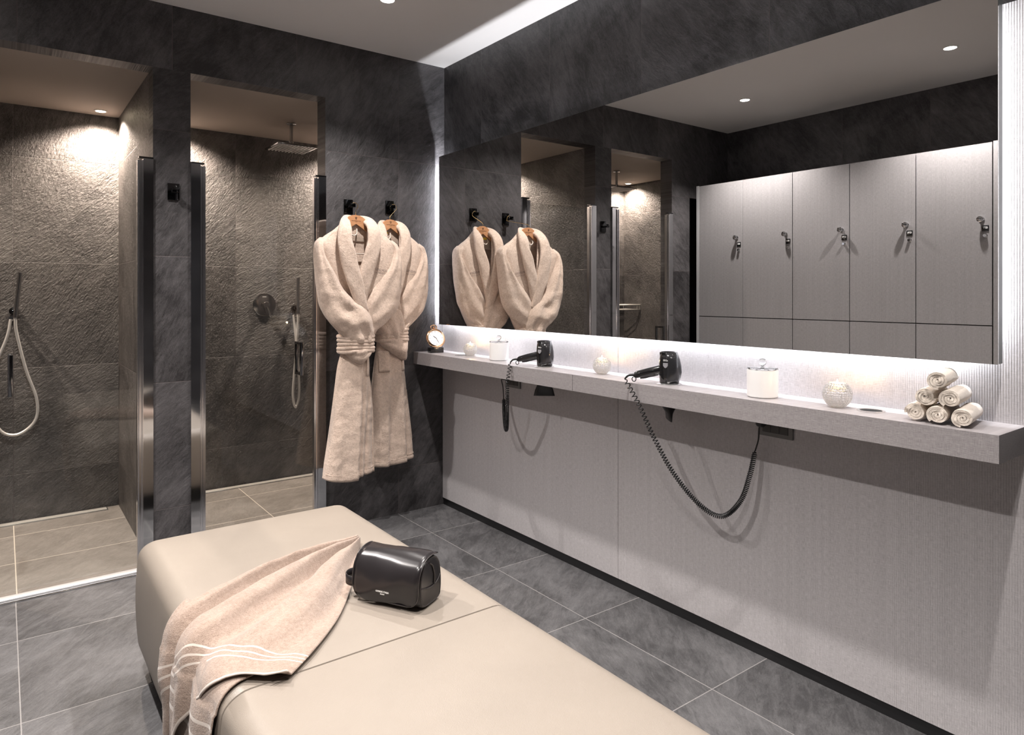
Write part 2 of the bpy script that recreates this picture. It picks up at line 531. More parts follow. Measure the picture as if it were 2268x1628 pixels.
def puffy(bm, lo, hi, r, bulge, crown, nm=(10, 14, 8), ry=(0.055, 0.055)):
    """rounded, slightly stuffed block"""
    ax = [samples(lo[i], hi[i], r[i], nm[i]) for i in range(3)]
    # end radii may differ along y (tight where two benches meet)
    a1 = samples(lo[1], hi[1], ry[0], nm[1]); a2 = samples(lo[1], hi[1], ry[1], nm[1])
    h_ = len(a1) // 2
    ax[1] = a1[:h_] + a2[h_:]
    N = [len(a) for a in ax]
    vm = {}
    def V(i, j, k):
        key = (i, j, k)
        if key in vm: return vm[key]
        p = [ax[0][i], ax[1][j], ax[2][k]]
        r_ = (r[0], ry[0] if p[1] < (lo[1] + hi[1]) / 2 else ry[1], r[2])
        q = [min(max(p[a], lo[a] + r_[a]), hi[a] - r_[a]) for a in range(3)]
        d = Vector([(p[a] - q[a]) / r_[a] for a in range(3)])
        if d.length > 1e-9:
            d.normalize()
            p = [q[a] + d[a] * r_[a] for a in range(3)]
        c = [(lo[a] + hi[a]) / 2 for a in range(3)]
        hx, hy, hz = [(hi[a] - lo[a]) / 2 for a in range(3)]
        u, w, z = (p[0] - c[0]) / hx, (p[1] - c[1]) / hy, (p[2] - c[2]) / hz
        bz = max(0, 1 - z * z)
        p[0] += u * bulge * bz
        if (ry[0] if w < 0 else ry[1]) > 0.03: p[1] += w * bulge * bz
        if z > 0: p[2] += crown * max(0, 1 - u ** 4) * max(0, 1 - w ** 4) * z
        vm[key] = bm.verts.new(p)
        return vm[key]
    X, Y, Z = N[0] - 1, N[1] - 1, N[2] - 1
    for i in range(X):
        for j in range(Y):
            for k in (0, Z): bm.faces.new((V(i, j, k), V(i + 1, j, k), V(i + 1, j + 1, k), V(i, j + 1, k)))
    for i in range(X):
        for k in range(Z):
            for j in (0, Y): bm.faces.new((V(i, j, k), V(i + 1, j, k), V(i + 1, j, k + 1), V(i, j, k + 1)))
    for j in range(Y):
        for k in range(Z):
            for i in (0, X): bm.faces.new((V(i, j, k), V(i, j + 1, k), V(i, j + 1, k + 1), V(i, j, k + 1)))

BX0, BX1 = -1.792, -1.052
def ottoman(y0, y1, lab, ry):
    cx, cy = (BX0 + BX1) / 2, (y0 + y1) / 2
    e = empty('padded_bench', (cx, cy, 0), label=lab, cat='bench', group='cream leather benches')
    hx, hy = (BX1 - BX0) / 2, (y1 - y0) / 2
    bm = bmesh.new()
    puffy(bm, (-hx, -hy, 0.075), (hx, hy, 0.447), (0.055, 0.055, 0.045), 0.012, 0.006, ry=ry)
    mesh_obj('cushion', bm, M_cream, e, 60)
    box('plinth', (-hx + 0.03, -hy + 0.03, 0.0), (hx - 0.03, hy - 0.03, 0.08), M_black, e, 0.003)
    if y0 < -3:      # stitched seam round the far corner of the near bench
        for off, rr in ((0.0, 0.0013), (0.008, 0.0008)):
            pts = catmull([Vector(p) for p in ((-hx + 0.13, hy - 0.012 - off * 0.4, 0.4475), (-hx + 0.085, hy - 0.016 - off * 0.8, 0.4455), (-hx + 0.045 + off * .5, hy - 0.020 - off, 0.4335), (-hx + 0.016 + off * .6, hy - 0.022 - off, 0.400), (-hx + 0.0035, hy - 0.024 - off * 1.3, 0.345), (-hx - 0.0055, hy - 0.024 - off * 1.3, 0.26), (-hx - 0.002, hy - 0.024 - off * 1.3, 0.15))], 8)
            tube('corner_seam', pts, rr, M_thread, e, 6)
    return e
ottoman(-2.0800, -0.955, 'cream leather bench nearest the showers, carrying the towel and black bag', (0.0025, 0.055))
ottoman(-3.205, -2.0812, 'cream leather bench in the foreground, empty, seamed against the one ahead', (0.055, 0.0025))

# ------------------------------------------------------------------ towel thrown over the bench
M_towel = terry('beige terry towel', (0.68, 0.53, 0.42), (0.44, 0.325, 0.245), 380.0, 0.0026)
t = NT('beige towel with satin bands')
P, xyz = t.obj()
uvn = t.n('ShaderNodeUVMap'); uvn.uv_map = 'cloth'
su = t.n('ShaderNodeSeparateXYZ'); t.l(uvn.outputs[0], su.inputs[0])
s = su.outputs[1]
band = None
for c0, hw in ((0.745, 0.0042), (0.778, 0.0042), (0.811, 0.0042), (0.992, 0.009)):
    m_ = t.math('LESS_THAN', t.math('ABSOLUTE', t.math('SUBTRACT', s, c0)), hw)
    band = m_ if band is None else t.math('MAXIMUM', band, m_)
n1 = t.noise(P, 380.0, 3, 0.7); n2 = t.noise(P, 110.0, 3, 0.6); n3 = t.noise(P, 14.0, 3, 0.6)
f = t.math('ADD', t.math('MULTIPLY', n1, 0.6), t.math('MULTIPLY', n2, 0.4))
f = t.math('ADD', f, t.math('MULTIPLY', t.math('SUBTRACT', n3, 0.5), 0.25))
terr = t.mix(t.ramp(f, 0.33, 0.66), (0.245, 0.176, 0.137), (0.405, 0.312, 0.254))
cc = t.mix(band, terr, (0.56, 0.49, 0.43))
edge = t.math('MULTIPLY', band, -0.9)
h = t.math('ADD', t.math('MULTIPLY', t.math('ADD', n1, n2), t.math('SUBTRACT', 1.0, t.math('MULTIPLY', band, 0.85))), t.math('MULTIPLY', edge, 1.2))
t.bsdf(cc, 0.92, normal=t.bump(h, 0.8, 0.0024), Sheen_Weight=0.3, Specular_IOR_Level=0.15)
M_towel2 = t.m

def over_bench(a, q, h):
    """a: distance across the bench (world x while on top), q: world y, h: lift off the leather"""
    R = 0.05; xe = BX0 + R - 0.004; zt = 0.452
    if a >= xe: return Vector((a, q, zt + h))
    d = xe - a
    if d < R * PI / 2:
        th = d / R
        return Vector((xe - (R + h) * math.sin(th), q, zt - R + (R + h) * math.cos(th)))
    d2 = d - R * PI / 2
    z = zt - R - d2
    zz = (z - 0.261) / 0.186
    return Vector((xe - R - h - 0.012 * max(0, 1 - zz * zz), q, z))
def a_of_z(z):   # unrolled coordinate of a height on the bench side
    R = 0.05; xe = BX0 + R - 0.004
    return xe - R * PI / 2 - (0.452 - R - z)

def patch(ctrl, ns, nt, liftf):
    """ctrl[row s][col t] = (a, q) ; returns grid of points and uv"""
    rows = []
    for j in range(len(ctrl[0])):
        rows.append(catmull([Vector((r[j][0], r[j][1], 0)) for r in ctrl], ns // (len(ctrl) - 1)))
    n = len(rows[0])
    G = []
    for i in range(n):
        line = catmull([rows[j][i] for j in range(len(rows))], nt // (len(rows) - 1))
        s_ = i / (n - 1)
        G.append([over_bench(p.x, p.y, liftf(s_, k / (len(line) - 1), p)) for k, p in enumerate(line)])
    return G

def sheet_to_bm(bm, G, uvl, s0=0.0, s1=1.0):
    n, m = len(G), len(G[0])
    V = [[bm.verts.new(p) for p in row] for row in G]
    for i in range(n - 1):
        for k in range(m - 1):
            f = bm.faces.new((V[i][k], V[i][k + 1], V[i + 1][k + 1], V[i + 1][k]))
            for lp, (ii, kk) in zip(f.loops, ((i, k), (i, k + 1), (i + 1, k + 1), (i + 1, k))):
                lp[uvl].uv = (kk / (m - 1), s0 + (s1 - s0) * ii / (n - 1))

Az = a_of_z
ctrl = [
    [(-1.212, -1.446), (-1.214, -1.458), (-1.218, -1.470), (-1.220, -1.482), (-1.224, -1.492)],
    [(-1.40, -1.492), (-1.385, -1.528), (-1.365, -1.560), (-1.340, -1.595), (-1.305, -1.632)],
    [(-1.58, -1.553), (-1.545, -1.605), (-1.500, -1.665), (-1.450, -1.725), (-1.385, -1.785)],
    [(-1.735, -1.630), (-1.690, -1.695), (-1.630, -1.750), (-1.560, -1.835), (-1.480, -1.925)],
    [(Az(0.415), -1.680), (-1.800, -1.755), (-1.745, -1.830), (-1.670, -1.925), (-1.575, -2.028)],
    [(Az(0.27), -1.700), (Az(0.35), -1.785), (Az(0.41), -1.862), (-1.755, -1.965), (-1.628, -2.074)],
    [(Az(0.045), -1.680), (Az(0.14), -1.770), (Az(0.318), -1.872), (-1.800, -2.000), (-1.672, -2.112)],
]
def fold(s, t_, p):
    w = noise.noise(Vector((p.x * 3.1, p.y * 3.1, 0.3)))
    fan = math.sin(2 * PI * (2.65 * t_ + 0.22 * s + 0.16 * w) + 0.5)
    fan2 = math.sin(2 * PI * (5.6 * t_ + 0.5 * s + 0.35 * w) + 2.0)
    fan = (1 - abs(fan) ** 0.7) * 2 - 1 if False else math.copysign(abs(fan) ** 0.75, fan)
    amp = 0.034 * math.sin(PI * min(0.93, 0.16 + s * 0.9)) ** 0.7
    calm = 1.0
    if s > 0.55 and t_ > 0.55: calm = max(0.30, 1 - (s - 0.52) * 2.1)
    side = min(1.0, max(0.0, (-1.74 - p.x) * 7))
    h = 0.008 + calm * (amp * (0.60 + 0.62 * fan) + 0.006 * fan2 * (1 - s * 0.4)) + side * (0.002 + 0.012 * fan)
    h += 0.004 * noise.noise(Vector((p.x * 14, p.y * 14, 2.0)))
    rd = 1 - abs(noise.noise(Vector((t_ * 5.5 + 0.3 * s, s * 1.3, 4.0)))) * 2.6
    h += 0.010 * calm * max(0, rd) * math.sin(PI * min(1, s * 1.2)) * (1 - 0.6 * max(0, s - 0.7) / 0.3)
    e = min(t_, 1 - t_)
    edge = min(1.0, e / 0.05)
    h = 0.0045 + (h - 0.0045) * (0.25 + 0.75 * edge) if p.x > -1.76 else h
    if s > 0.93 and t_ > 0.62: h += 0.010 * max(0, math.sin(2 * PI * (t_ * 3.1 - 0.45))) * (s - 0.93) / 0.07
    if s > 0.94 and t_ > 0.93: h += 0.02 * (s - 0.94) / 0.06 * (t_ - 0.93) / 0.07
    return max(0.0042, h)
G = patch(ctrl, 96, 96, fold)
bm = bmesh.new()
uvl = bm.loops.layers.uv.new('cloth')
sheet_to_bm(bm, G, uvl)
# the doubled-under layer hanging below the hem
ctrl2 = [
    [(-1.700, -1.760), (-1.70, -1.86), (-1.70, -1.96), (-1.70, -2.040)],
    [(-1.790, -1.750), (-1.79, -1.86), (-1.79, -1.97), (-1.785, -2.058)],
    [(Az(0.36), -1.745), (Az(0.36), -1.865), (Az(0.36), -1.98), (Az(0.37), -2.062)],
    [(Az(0.20), -1.74), (Az(0.20), -1.87), (Az(0.20), -1.99), (Az(0.21), -2.060)],
    [(Az(0.035), -1.73), (Az(0.035), -1.87), (Az(0.035), -1.99), (Az(0.04), -2.058)],
]
def fold2(s, t_, p):
    side = min(1.0, max(0.0, (-1.76 - p.x) * 10))
    if side <= 0: return 0.0030
    return 0.0030 + side * (0.012 + 0.010 * math.sin(2 * PI * (1.7 * t_ + 0.1 * s) + 1.0))
G2 = patch(ctrl2, 48, 48, fold2)
sheet_to_bm(bm, G2, uvl, 0.5, 1.0)
tw = mesh_obj('towel', bm, M_towel2, None, 180)
# keep the normals pointing up so that the thickness grows outwards
md = tw.modifiers.new('thickness', 'SOLIDIFY'); md.thickness = 0.0036; md.offset = 0.0
tag(tw, 'beige terry towel with pale satin bands trailing over the bench edge', 'towel')

# ------------------------------------------------------------------ black leather bag
M_bag = leather('black bag leather', (0.014, 0.012, 0.013), 0.27, 520.0, 0.00025, 0.10)
M_bagedge = plain('black bag piping', (0.030, 0.026, 0.026), 0.30)
M_logo = plain('silver stamped print', (0.85, 0.83, 0.80), 0.4)
bang = math.atan2(-0.877, 0.480)
bag = empty('toiletry_bag', (-1.290, -1.893, 0.4535), (0, 0, bang), label='black leather wash bag with front flap standing beside the towel', cat='bag')
W, D, Hh = 0.100, 0.056, 0.148    # half width (x), half depth (y), height ; front is -y
def bag_profile(f):
    """side outline in (y, z), wider at the bottom; f scales"""
    pts = [(-D * 0.62, 0.003), (-D * 0.86, 0.016), (-D * 0.95, 0.050), (-D * 0.88, 0.088), (-D * 0.55, 0.119), (0.0, 0.128), (D * 0.5, 0.122),
           (D * 0.84, 0.098), (D * 0.98, 0.055), (D * 0.95, 0.02), (D * 0.78, 0.003), (0.0, 0.0)]
    return [Vector((0, y * f, 0.064 + (z - 0.064) * f)) for y, z in pts]
bm = bmesh.new()
rings = []
for x, f in ((-W, 0.80), (-W * 1.012, 0.90), (-W * 0.99, 0.965), (-W * 0.93, 0.995), (-W * 0.6, 1.0), (0, 1.0), (W * 0.6, 1.0), (W * 0.93, 0.995), (W * 0.99, 0.965), (W * 1.012, 0.90), (W, 0.80)):
    c = catmull(bag_profile(f), 5, True)
    zmin = min(p.z for p in c)
    rings.append([bm.verts.new((x, p.y, p.z if abs(x) > W * 0.9 else max(0.001, p.z))) for p in c])
for A, B in zip(rings, rings[1:]):
    for k in range(len(A)):
        bm.faces.new((A[k], A[(k + 1) % len(A)], B[(k + 1) % len(A)], B[k]))
for Rg, x in ((rings[0], -W * 1.0), (rings[-1], W * 1.0)):
    cv = bm.verts.new((x * 0.985, 0.0, 0.06))
    for k in range(len(Rg)):
        bm.faces.new((Rg[k], Rg[(k + 1) % len(Rg)], cv))
mesh_obj('body', bm, M_bag, bag, 50)
# flap: wraps from the back of the top over the front, rounded lower corners
fp = [(D * 0.55, 0.127), (D * 0.2, 0.1325), (-D * 0.3, 0.1310), (-D * 0.72, 0.121), (-D * 1.02, 0.101), (-D * 1.16, 0.077), (-D * 1.20, 0.052), (-D * 1.17, 0.030), (-D * 1.10, 0.012)]
fl = catmull([Vector((0, y, z)) for y, z in fp], 5)
L = [0.0]
for a_, b_ in zip(fl, fl[1:]): L.append(L[-1] + (b_ - a_).length)
tot = L[-1]
bm = bmesh.new()
prev = None
WF = W * 1.045
for p, l_ in zip(fl, L):
    rem = tot - l_
    rc = 0.040
    inset = 0.0
    if rem < rc: inset = rc - math.sqrt(max(0, rc * rc - (rc - rem) ** 2))
    row = []
    for k in range(15):
        u = -1 + 2 * k / 14
        x = u * (WF - inset)
        sag = 0.0032 * math.sin(u * 2.6 + l_ * 34) + 0.0022 * noise.noise(Vector((x * 30, l_ * 30, 1)))
        row.append(bm.verts.new((x, p.y - (0.0 if p.z > 0.12 else 0.002) + sag, p.z + sag * 0.6)))
    if prev:
        for k in range(14): bm.faces.new((prev[k], prev[k + 1], row[k + 1], row[k]))
    prev = row
fo = mesh_obj('flap', bm, M_bag, bag, 70)
md = fo.modifiers.new('thickness', 'SOLIDIFY'); md.thickness = 0.0028; md.offset = 0.0
# flap edging
edge = []
for p, l_ in zip(fl, L):
    rem = tot - l_; rc = 0.040
    ins = rc - math.sqrt(max(0, rc * rc - (rc - rem) ** 2)) if rem < rc else 0.0
    edge.append(Vector((-(WF - ins), p.y - 0.001, p.z)))
loop = edge[2:] + [Vector((-v.x, v.y, v.z)) for v in edge[2:][::-1]]
tube('flap_edging', loop, 0.0016, M_bagedge, bag, 6)
# side details: piping arcs and zip on the visible end
for sgn in (1, -1):
    pr = [Vector((sgn * W * 1.0, p.y, p.z)) for p in catmull(bag_profile(0.93), 5, True)]
    tube('side_piping', pr, 0.0022, M_bagedge, bag, 6, closed=True)
    arc = [Vector((sgn * (W * 1.012), y, z)) for y, z in ((-0.006, 0.112), (0.008, 0.102), (0.016, 0.085), (0.020, 0.070), (0.018, 0.050))]
    tube('zip', catmull(arc, 4), 0.0022, M_bagedge, bag, 6)
    arc = [Vector((sgn * (W * 1.010), y, z)) for y, z in ((-0.046, 0.058), (-0.02, 0.050), (0.01, 0.046), (0.035, 0.052), (0.050, 0.066))]
    tube('side_seam', catmull(arc, 4), 0.0014, M_bagedge, bag, 6)
# wrist strap loop on the left end
bm = bmesh.new()
strap = catmull([Vector(v) for v in ((-W, -0.004, 0.052), (-W - 0.022, -0.012, 0.054), (-W - 0.040, -0.030, 0.054), (-W - 0.040, -0.050, 0.050), (-W - 0.020, -0.060, 0.048), (-W + 0.004, -0.054, 0.048))], 6)
pv = None
for p in strap:
    r_ = [bm.verts.new((p.x, p.y, p.z - 0.013)), bm.verts.new((p.x, p.y, p.z + 0.013))]
    if pv: bm.faces.new((pv[0], pv[1], r_[1], r_[0]))
    pv = r_
so = mesh_obj('wrist_strap', bm, M_bag, bag, 60)
md = so.modifiers.new('thickness', 'SOLIDIFY'); md.thickness = 0.0026; md.offset = 0.0
ring_pts = [Vector((-W + 0.001, 0.010 + 0.009 * math.cos(a), 0.085 + 0.012 * math.sin(a))) for a in [2 * PI * k / 16 for k in range(16)]]
tube('strap_ring', ring_pts, 0.0013, M_brass, bag, 6, closed=True)
text_mesh('logo_text', 'GIORGIO ITALIA', 0.0062, M_logo, bag, (-0.004, -D * 1.20 - 0.0060, 0.043), (PI / 2 - 0.06, 0, 0), 0.0003, bold=True, sx=0.9)
text_mesh('logo_text', 'MILANO', 0.0040, M_logo, bag, (-0.004, -D * 1.20 - 0.0056, 0.0365), (PI / 2 - 0.08, 0, 0), 0.0003, bold=True, sx=0.9)
# ------------------------------------------------------------------ shelf
SX, SY0, SZ0, SZ1 = -0.212, -2.955, 0.869, 0.939
sh_ = empty('vanity_shelf', (0, SY0 / 2, SZ0), label='long floating grey laminate shelf along the mirror wall', cat='shelf')
hy = -SY0 / 2
bm = bmesh.new()
add_box(bm, (SX, -hy, 0), (-0.0125, hy - 0.0005, SZ1 - SZ0))
bo = mesh_obj('board', bm, [M_shelf, M_shelfend], sh_)
# round holes for the hair dryers and the two rings
bm = bmesh.new()
for x_, y_ in ((-0.118, -1.100), (-0.124, -1.853), (-0.112, -0.372), (-0.108, -2.600)):
    thru = y_ in (-1.100, -1.853)
    add_lathe(bm, [(0, -0.02), (0.0315, -0.02), (0.0315, 0.12), (0, 0.12)] if thru else [(0, 0.030), (0.0305, 0.030), (0.0305, 0.12), (0, 0.12)], (x_, y_ + hy, 0), 40)
cut = mesh_obj('cutter', bm, M_shelf)
cut.location = sh_.location
md = bo.modifiers.new('holes', 'BOOLEAN'); md.operation = 'DIFFERENCE'; md.object = cut; md.solver = 'EXACT'
bpy.context.view_layer.update()
me_ = bpy.data.meshes.new_from_object(bo.evaluated_get(bpy.context.evaluated_depsgraph_get()))
bo.modifiers.clear()
bo.data = me_
bpy.data.objects.remove(cut)
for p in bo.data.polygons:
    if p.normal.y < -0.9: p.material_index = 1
M_seam = plain('dark seam line', (0.05, 0.045, 0.045), 0.6)
box('front_joint', (SX - 0.0004, hy - 1.403, 0.0005), (SX + 0.001, hy - 1.4015, SZ1 - SZ0 - 0.0005), M_seam, sh_)
M_lightsteel = plain('bright steel ring', (0.80, 0.79, 0.78), 0.22, 0.9)
def ring(x, y, lab):
    e = empty('shelf_ring', (x, y, SZ1), label=lab, cat='metal ring', group='steel rings let into the shelf')
    lathe('collar', [(0.038, 0.0), (0.038, 0.0025), (0.034, 0.0035), (0.030, 0.002), (0.030, 0.0)], M_lightsteel, e, n=40)
    lathe('well', [(0.0302, 0.0021), (0.0300, -0.034), (0, -0.034)], plain('steel well', (0.45, 0.45, 0.46), 0.3, 0.9), e, n=32)
    return e
ring(-0.112, -0.372, 'steel ring let into the shelf beside the candle nearest the clock')
ring(-0.108, -2.600, 'empty steel ring let into the shelf left of the rolled towels')

# ------------------------------------------------------------------ desk watch
ck = empty('pocket_watch_clock', (-0.135, -0.128, SZ1), (0, 0, -0.15), label='rose gold pocket watch style clock on black block at shelf corner', cat='clock')
M_block = plain('black marble block', (0.012, 0.012, 0.013), 0.18)
box('block', (-0.041, -0.022, 0), (0.041, 0.026, 0.030), M_block, ck, 0.0015)
face = empty('watch_case', (0, 0, 0)); face.parent = ck
bpy.data.objects.remove(face)
tilt = Matrix.Rotation(-0.42, 4, 'X')
def ckpart(name, bm, mat):
    bmesh.ops.transform(bm, matrix=Matrix.Translation((0, 0.004, 0.082)) @ tilt, verts=bm.verts[:])
    return mesh_obj(name, bm, mat, ck, 40)
bm = bmesh.new(); add_lathe(bm, [(0, 0.010), (0.040, 0.010), (0.054, 0.006), (0.0585, 0.0), (0.0585, -0.005), (0.054, -0.0095), (0.0475, -0.0105), (0.0465, -0.0075)], n=56, axis='Y'); case = ckpart('case', bm, M_gold)
bm = bmesh.new(); add_lathe(bm, [(0.0468, -0.0070), (0, -0.0070)], n=48, axis='Y'); dial = ckpart('dial', bm, plain('white dial', (0.86, 0.88, 0.92), 0.35))
M_ink = plain('black ink', (0.02, 0.02, 0.025), 0.5)
bm = bmesh.new()
for k in range(12):
    a = 2 * PI * k / 12
    l0, l1, wd = (0.035, 0.0425, 0.0011 if k % 3 else 0.0018)[0:3]
    M_ = Matrix.Rotation(a, 4, 'Y')
    b2 = bmesh.new(); add_box(b2, (-wd / 2, -0.0076, l0), (wd / 2, -0.0071, l1))
    bmesh.ops.transform(b2, matrix=M_, verts=b2.verts[:])
    tmp = bpy.data.meshes.new('t'); b2.to_mesh(tmp); b2.free(); bm.from_mesh(tmp); bpy.data.meshes.remove(tmp)
mk = ckpart('hour_marks', bm, plain('grey numerals', (0.22, 0.22, 0.25), 0.5)); mk.parent = dial; mk['kind'] = 'stuff'; del mk['kind']
for nm, a, l, wd in (('hour_hand', -0.87, 0.022, 0.0026), ('minute_hand', 2.72, 0.037, 0.0016)):
    bm = bmesh.new()
    vs_ = [(-wd / 2, -0.008, -0.006), (wd / 2, -0.008, -0.006), (wd * 0.8, -0.008, l * 0.6), (0, -0.008, l), (-wd * 0.8, -0.008, l * 0.6)]
    top = [bm.verts.new(v) for v in vs_]; bot = [bm.verts.new((v[0], v[1] + 0.0006, v[2])) for v in vs_]
    bm.faces.new(top); bm.faces.new(bot[::-1])
    for i in range(5): bm.faces.new((top[i], top[(i + 1) % 5], bot[(i + 1) % 5], bot[i]))
    bmesh.ops.transform(bm, matrix=Matrix.Rotation(a, 4, 'Y'), verts=bm.verts[:])
    ckpart(nm, bm, M_ink)
bm = bmesh.new(); add_lathe(bm, [(0.005, 0.056), (0.0045, 0.062), (0.0085, 0.064), (0.0085, 0.071), (0.006, 0.073), (0, 0.073)], n=20); ckpart('crown', bm, M_gold)
bm = bmesh.new(); add_tube(bm, [(0.019 * math.cos(a), 0.0, 0.070 + 0.014 * math.sin(a)) for a in [2 * PI * k / 28 for k in range(28)]], 0.0032, 10, closed=True); ckpart('bow', bm, M_gold)

# ------------------------------------------------------------------ candles in dimpled glass balls
t = NT('cut crystal')
P, xyz = t.obj()
v = t.n('ShaderNodeTexVoronoi'); v.inputs['Scale'].default_value = 140.0; v.inputs['Randomness'].default_value = 0.35
t.l(P, v.inputs['Vector'])
t.bsdf((0.96, 0.95, 0.93), 0.06, normal=t.bump(v.outputs['Distance'], 1.0, 0.006), Transmission_Weight=0.80, IOR=1.45)
M_crystal = t.m
M_wax = plain('glowing white wax', (0.90, 0.86, 0.78), 0.5, Emission_Color=(1.0, 0.72, 0.42, 1), Emission_Strength=1.2)  # glow of the flame is put into the wax as emission
M_flame = emit('candle flame', (1.0, 0.75, 0.42), 60.0)
def candle(x, y, lab, r=0.041):
    e = empty('candle_holder', (x, y, SZ1), label=lab, cat='candle holder', group='lit candles in crystal balls')
    prof = []
    for k in range(0, 17):
        a = -PI / 2 + 0.42 + (PI - 0.42 - 0.62) * k / 16
        prof.append((r * math.cos(a), r * 0.93 + r * math.sin(a)))
    z0 = prof[0][1]
    prof = [(0, 0.0)] + [(q[0], q[1] - z0 + 0.0005) for q in prof]
    zt = prof[-1][1]; rt = prof[-1][0]
    prof += [(rt - 0.004, zt - 0.001), (rt - 0.005, zt - 0.010), (r * 0.62, zt - 0.022), (0, zt - 0.024)]
    lathe('glass_ball', prof, M_crystal, e, n=48, smooth=60)
    wx = lathe('tealight', [(0, zt - 0.0235), (0.017, zt - 0.0235), (0.0175, zt - 0.013), (0, zt - 0.014)], M_wax, e, n=24)
    lathe('flame', [(0, zt - 0.0125), (0.0028, zt - 0.006), (0.0034, zt - 0.001), (0.0022, zt + 0.005), (0, zt + 0.011)], M_flame, e, n=12, smooth=180)
    L_ = bpy.data.lights.new('candle_light', 'POINT'); L_.energy = 0.5; L_.color = (1.0, 0.62, 0.30); L_.shadow_soft_size = 0.006
    lo = bpy.data.objects.new('candle_light', L_); lo.location = (x, y, SZ1 + zt + 0.010); col.objects.link(lo)
    return e
candle(-0.085, -0.418, 'lit candle in crystal ball between the clock and the first jar', 0.039)
candle(-0.100, -1.466, 'lit candle in crystal ball between the two hair dryers', 0.040)
candle(-0.120, -2.505, 'lit candle in crystal ball left of the rolled towels', 0.043)

# ------------------------------------------------------------------ frosted jars
M_frost = plain('frosted white glass', (0.86, 0.85, 0.84), 0.32, Subsurface_Weight=0.0)
t = NT('clear acrylic lid')
t.bsdf((0.97, 0.98, 0.98), 0.03, Transmission_Weight=1.0, IOR=1.42)
M_lid = t.m
def jar(x, y, lab):
    e = empty('cotton_jar', (x, y, SZ1), label=lab, cat='jar', group='frosted jars with glass lids')
    r, h = 0.050, 0.092
    lathe('jar_body', [(0, 0.0), (r - 0.004, 0.0), (r, 0.004), (r, h - 0.003), (r - 0.001, h), (r - 0.004, h), (r - 0.005, h - 0.004), (r - 0.005, h - 0.012), (0, h - 0.012)], M_frost, e, n=56)
    ld = lathe('lid', [(0, h + 0.001), (r - 0.0015, h + 0.001), (r, h + 0.0025), (r - 0.002, h + 0.006), (0.02, h + 0.0075), (0.006, h + 0.009), (0.0045, h + 0.013), (0, h + 0.013)], M_lid, e, n=56)
    pr = [(0.0125 * math.cos(a), h + 0.0245 + 0.0125 * math.sin(a)) for a in [-PI / 2 + PI * k / 14 for k in range(15)]]
    pr[0] = (0, pr[0][1]); pr[-1] = (0, pr[-1][1])
    kb = lathe('lid_knob', pr, M_lid, e, n=28, smooth=180); kb.parent = ld
    return e
jar(-0.098, -0.707, 'frosted white jar with glass lid left of the first hair dryer')
jar(-0.117, -2.248, 'frosted white jar with glass lid right of the second hair dryer')

# ------------------------------------------------------------------ rolled hand towels
M_roll = terry('pale beige terry', (0.84, 0.765, 0.68), (0.62, 0.53, 0.44), 520.0, 0.0018)
def roll_mesh(seed, length=0.118, R=0.0265, turns=3.4):
    rnd = random.Random(seed)
    th = R / (turns + 0.55)
    n = int(turns * 30)
    bm = bmesh.new()
    ph = rnd.random() * 6.28
    sec = []
    for i in range(n + 1):
        a = 2 * PI * turns * i / n
        rad = th * 0.45 + (R - th * 0.45) * (i / n) - th * 0.28
        wob = 1 + 0.06 * noise.noise(Vector((math.cos(a) * 1.3 + seed, math.sin(a) * 1.3, i / n * 2)))
        sec.append((rad * wob * math.cos(a + ph) * 1.03, rad * wob * math.sin(a + ph) * 0.96))
    m = 10
    half = th * 0.47
    rows = []
    for j in range(m + 1):
        y = -length / 2 + length * j / m
        row_o, row_i = [], []
        for i, (x, z) in enumerate(sec):
            rr = math.hypot(x, z)
            ux, uz = x / rr, z / rr
            endr = min(j, m - j) / 1.2
            sh_r = 1 - 0.06 * max(0, 1 - endr)
            yy = y + 0.004 * noise.noise(Vector((x * 60, z * 60, seed + (5 if j > m / 2 else 0)))) * (1 if j in (0, m) else 0)
            k_ = 1 + 0.02 * noise.noise(Vector((y * 40, i * 0.15, seed)))
            row_o.append(bm.verts.new(((x + ux * half) * sh_r * k_, yy, (z + uz * half) * sh_r * k_)))
            row_i.append(bm.verts.new(((x - ux * half) * sh_r, yy, (z - uz * half) * sh_r)))
        rows.append((row_o, row_i))
    for (ao, ai), (bo_, bi) in zip(rows, rows[1:]):
        for i in range(n):
            bm.faces.new((ao[i], ao[i + 1], bo_[i + 1], bo_[i]))
            bm.faces.new((ai[i], bi[i], bi[i + 1], ai[i + 1]))
        bm.faces.new((ao[0], bo_[0], bi[0], ai[0]))
        bm.faces.new((ao[n], ai[n], bi[n], bo_[n]))
    for (o_, i_) in (rows[0], rows[-1]):
        for i in range(n):
            bm.faces.new((o_[i], i_[i], i_[i + 1], o_[i + 1]))
    return bm
R_ = 0.0262
base_y = -2.795
spots = [(0, 0, 'rolled beige towel at the left end of the bottom row of the stack'), (1, 0, 'rolled beige towel in the middle of the bottom row of the stack'),
         (2, 0, 'rolled beige towel at the right end of the bottom row, nearest the shelf end'),
         (0.5, 1, 'rolled beige towel on the left of the middle row of the stack'), (1.5, 1, 'rolled beige towel on the right of the middle row of the stack'),
         (1.0, 2, 'rolled beige towel alone on top of the pyramid stack')]
yaw = -PI / 2 + 0.16
for i, (c_, r_, lab) in enumerate(spots):
    o = mesh_obj('rolled_towel', roll_mesh(i * 3 + 1, 0.150 + 0.006 * (i % 3), R_), M_roll, None, 60)
    o.location = (-0.104 - 0.005 * (i % 2), base_y - (c_ - 1) * (2 * R_ + 0.0038) - 0.0, SZ1 + R_ * 0.985 + r_ * R_ * 1.76)
    o.rotation_euler = (0, 0, yaw + 0.02 * (i % 3 - 1))
    tag(o, lab, 'rolled towel', 'pyramid of rolled towels on the shelf')

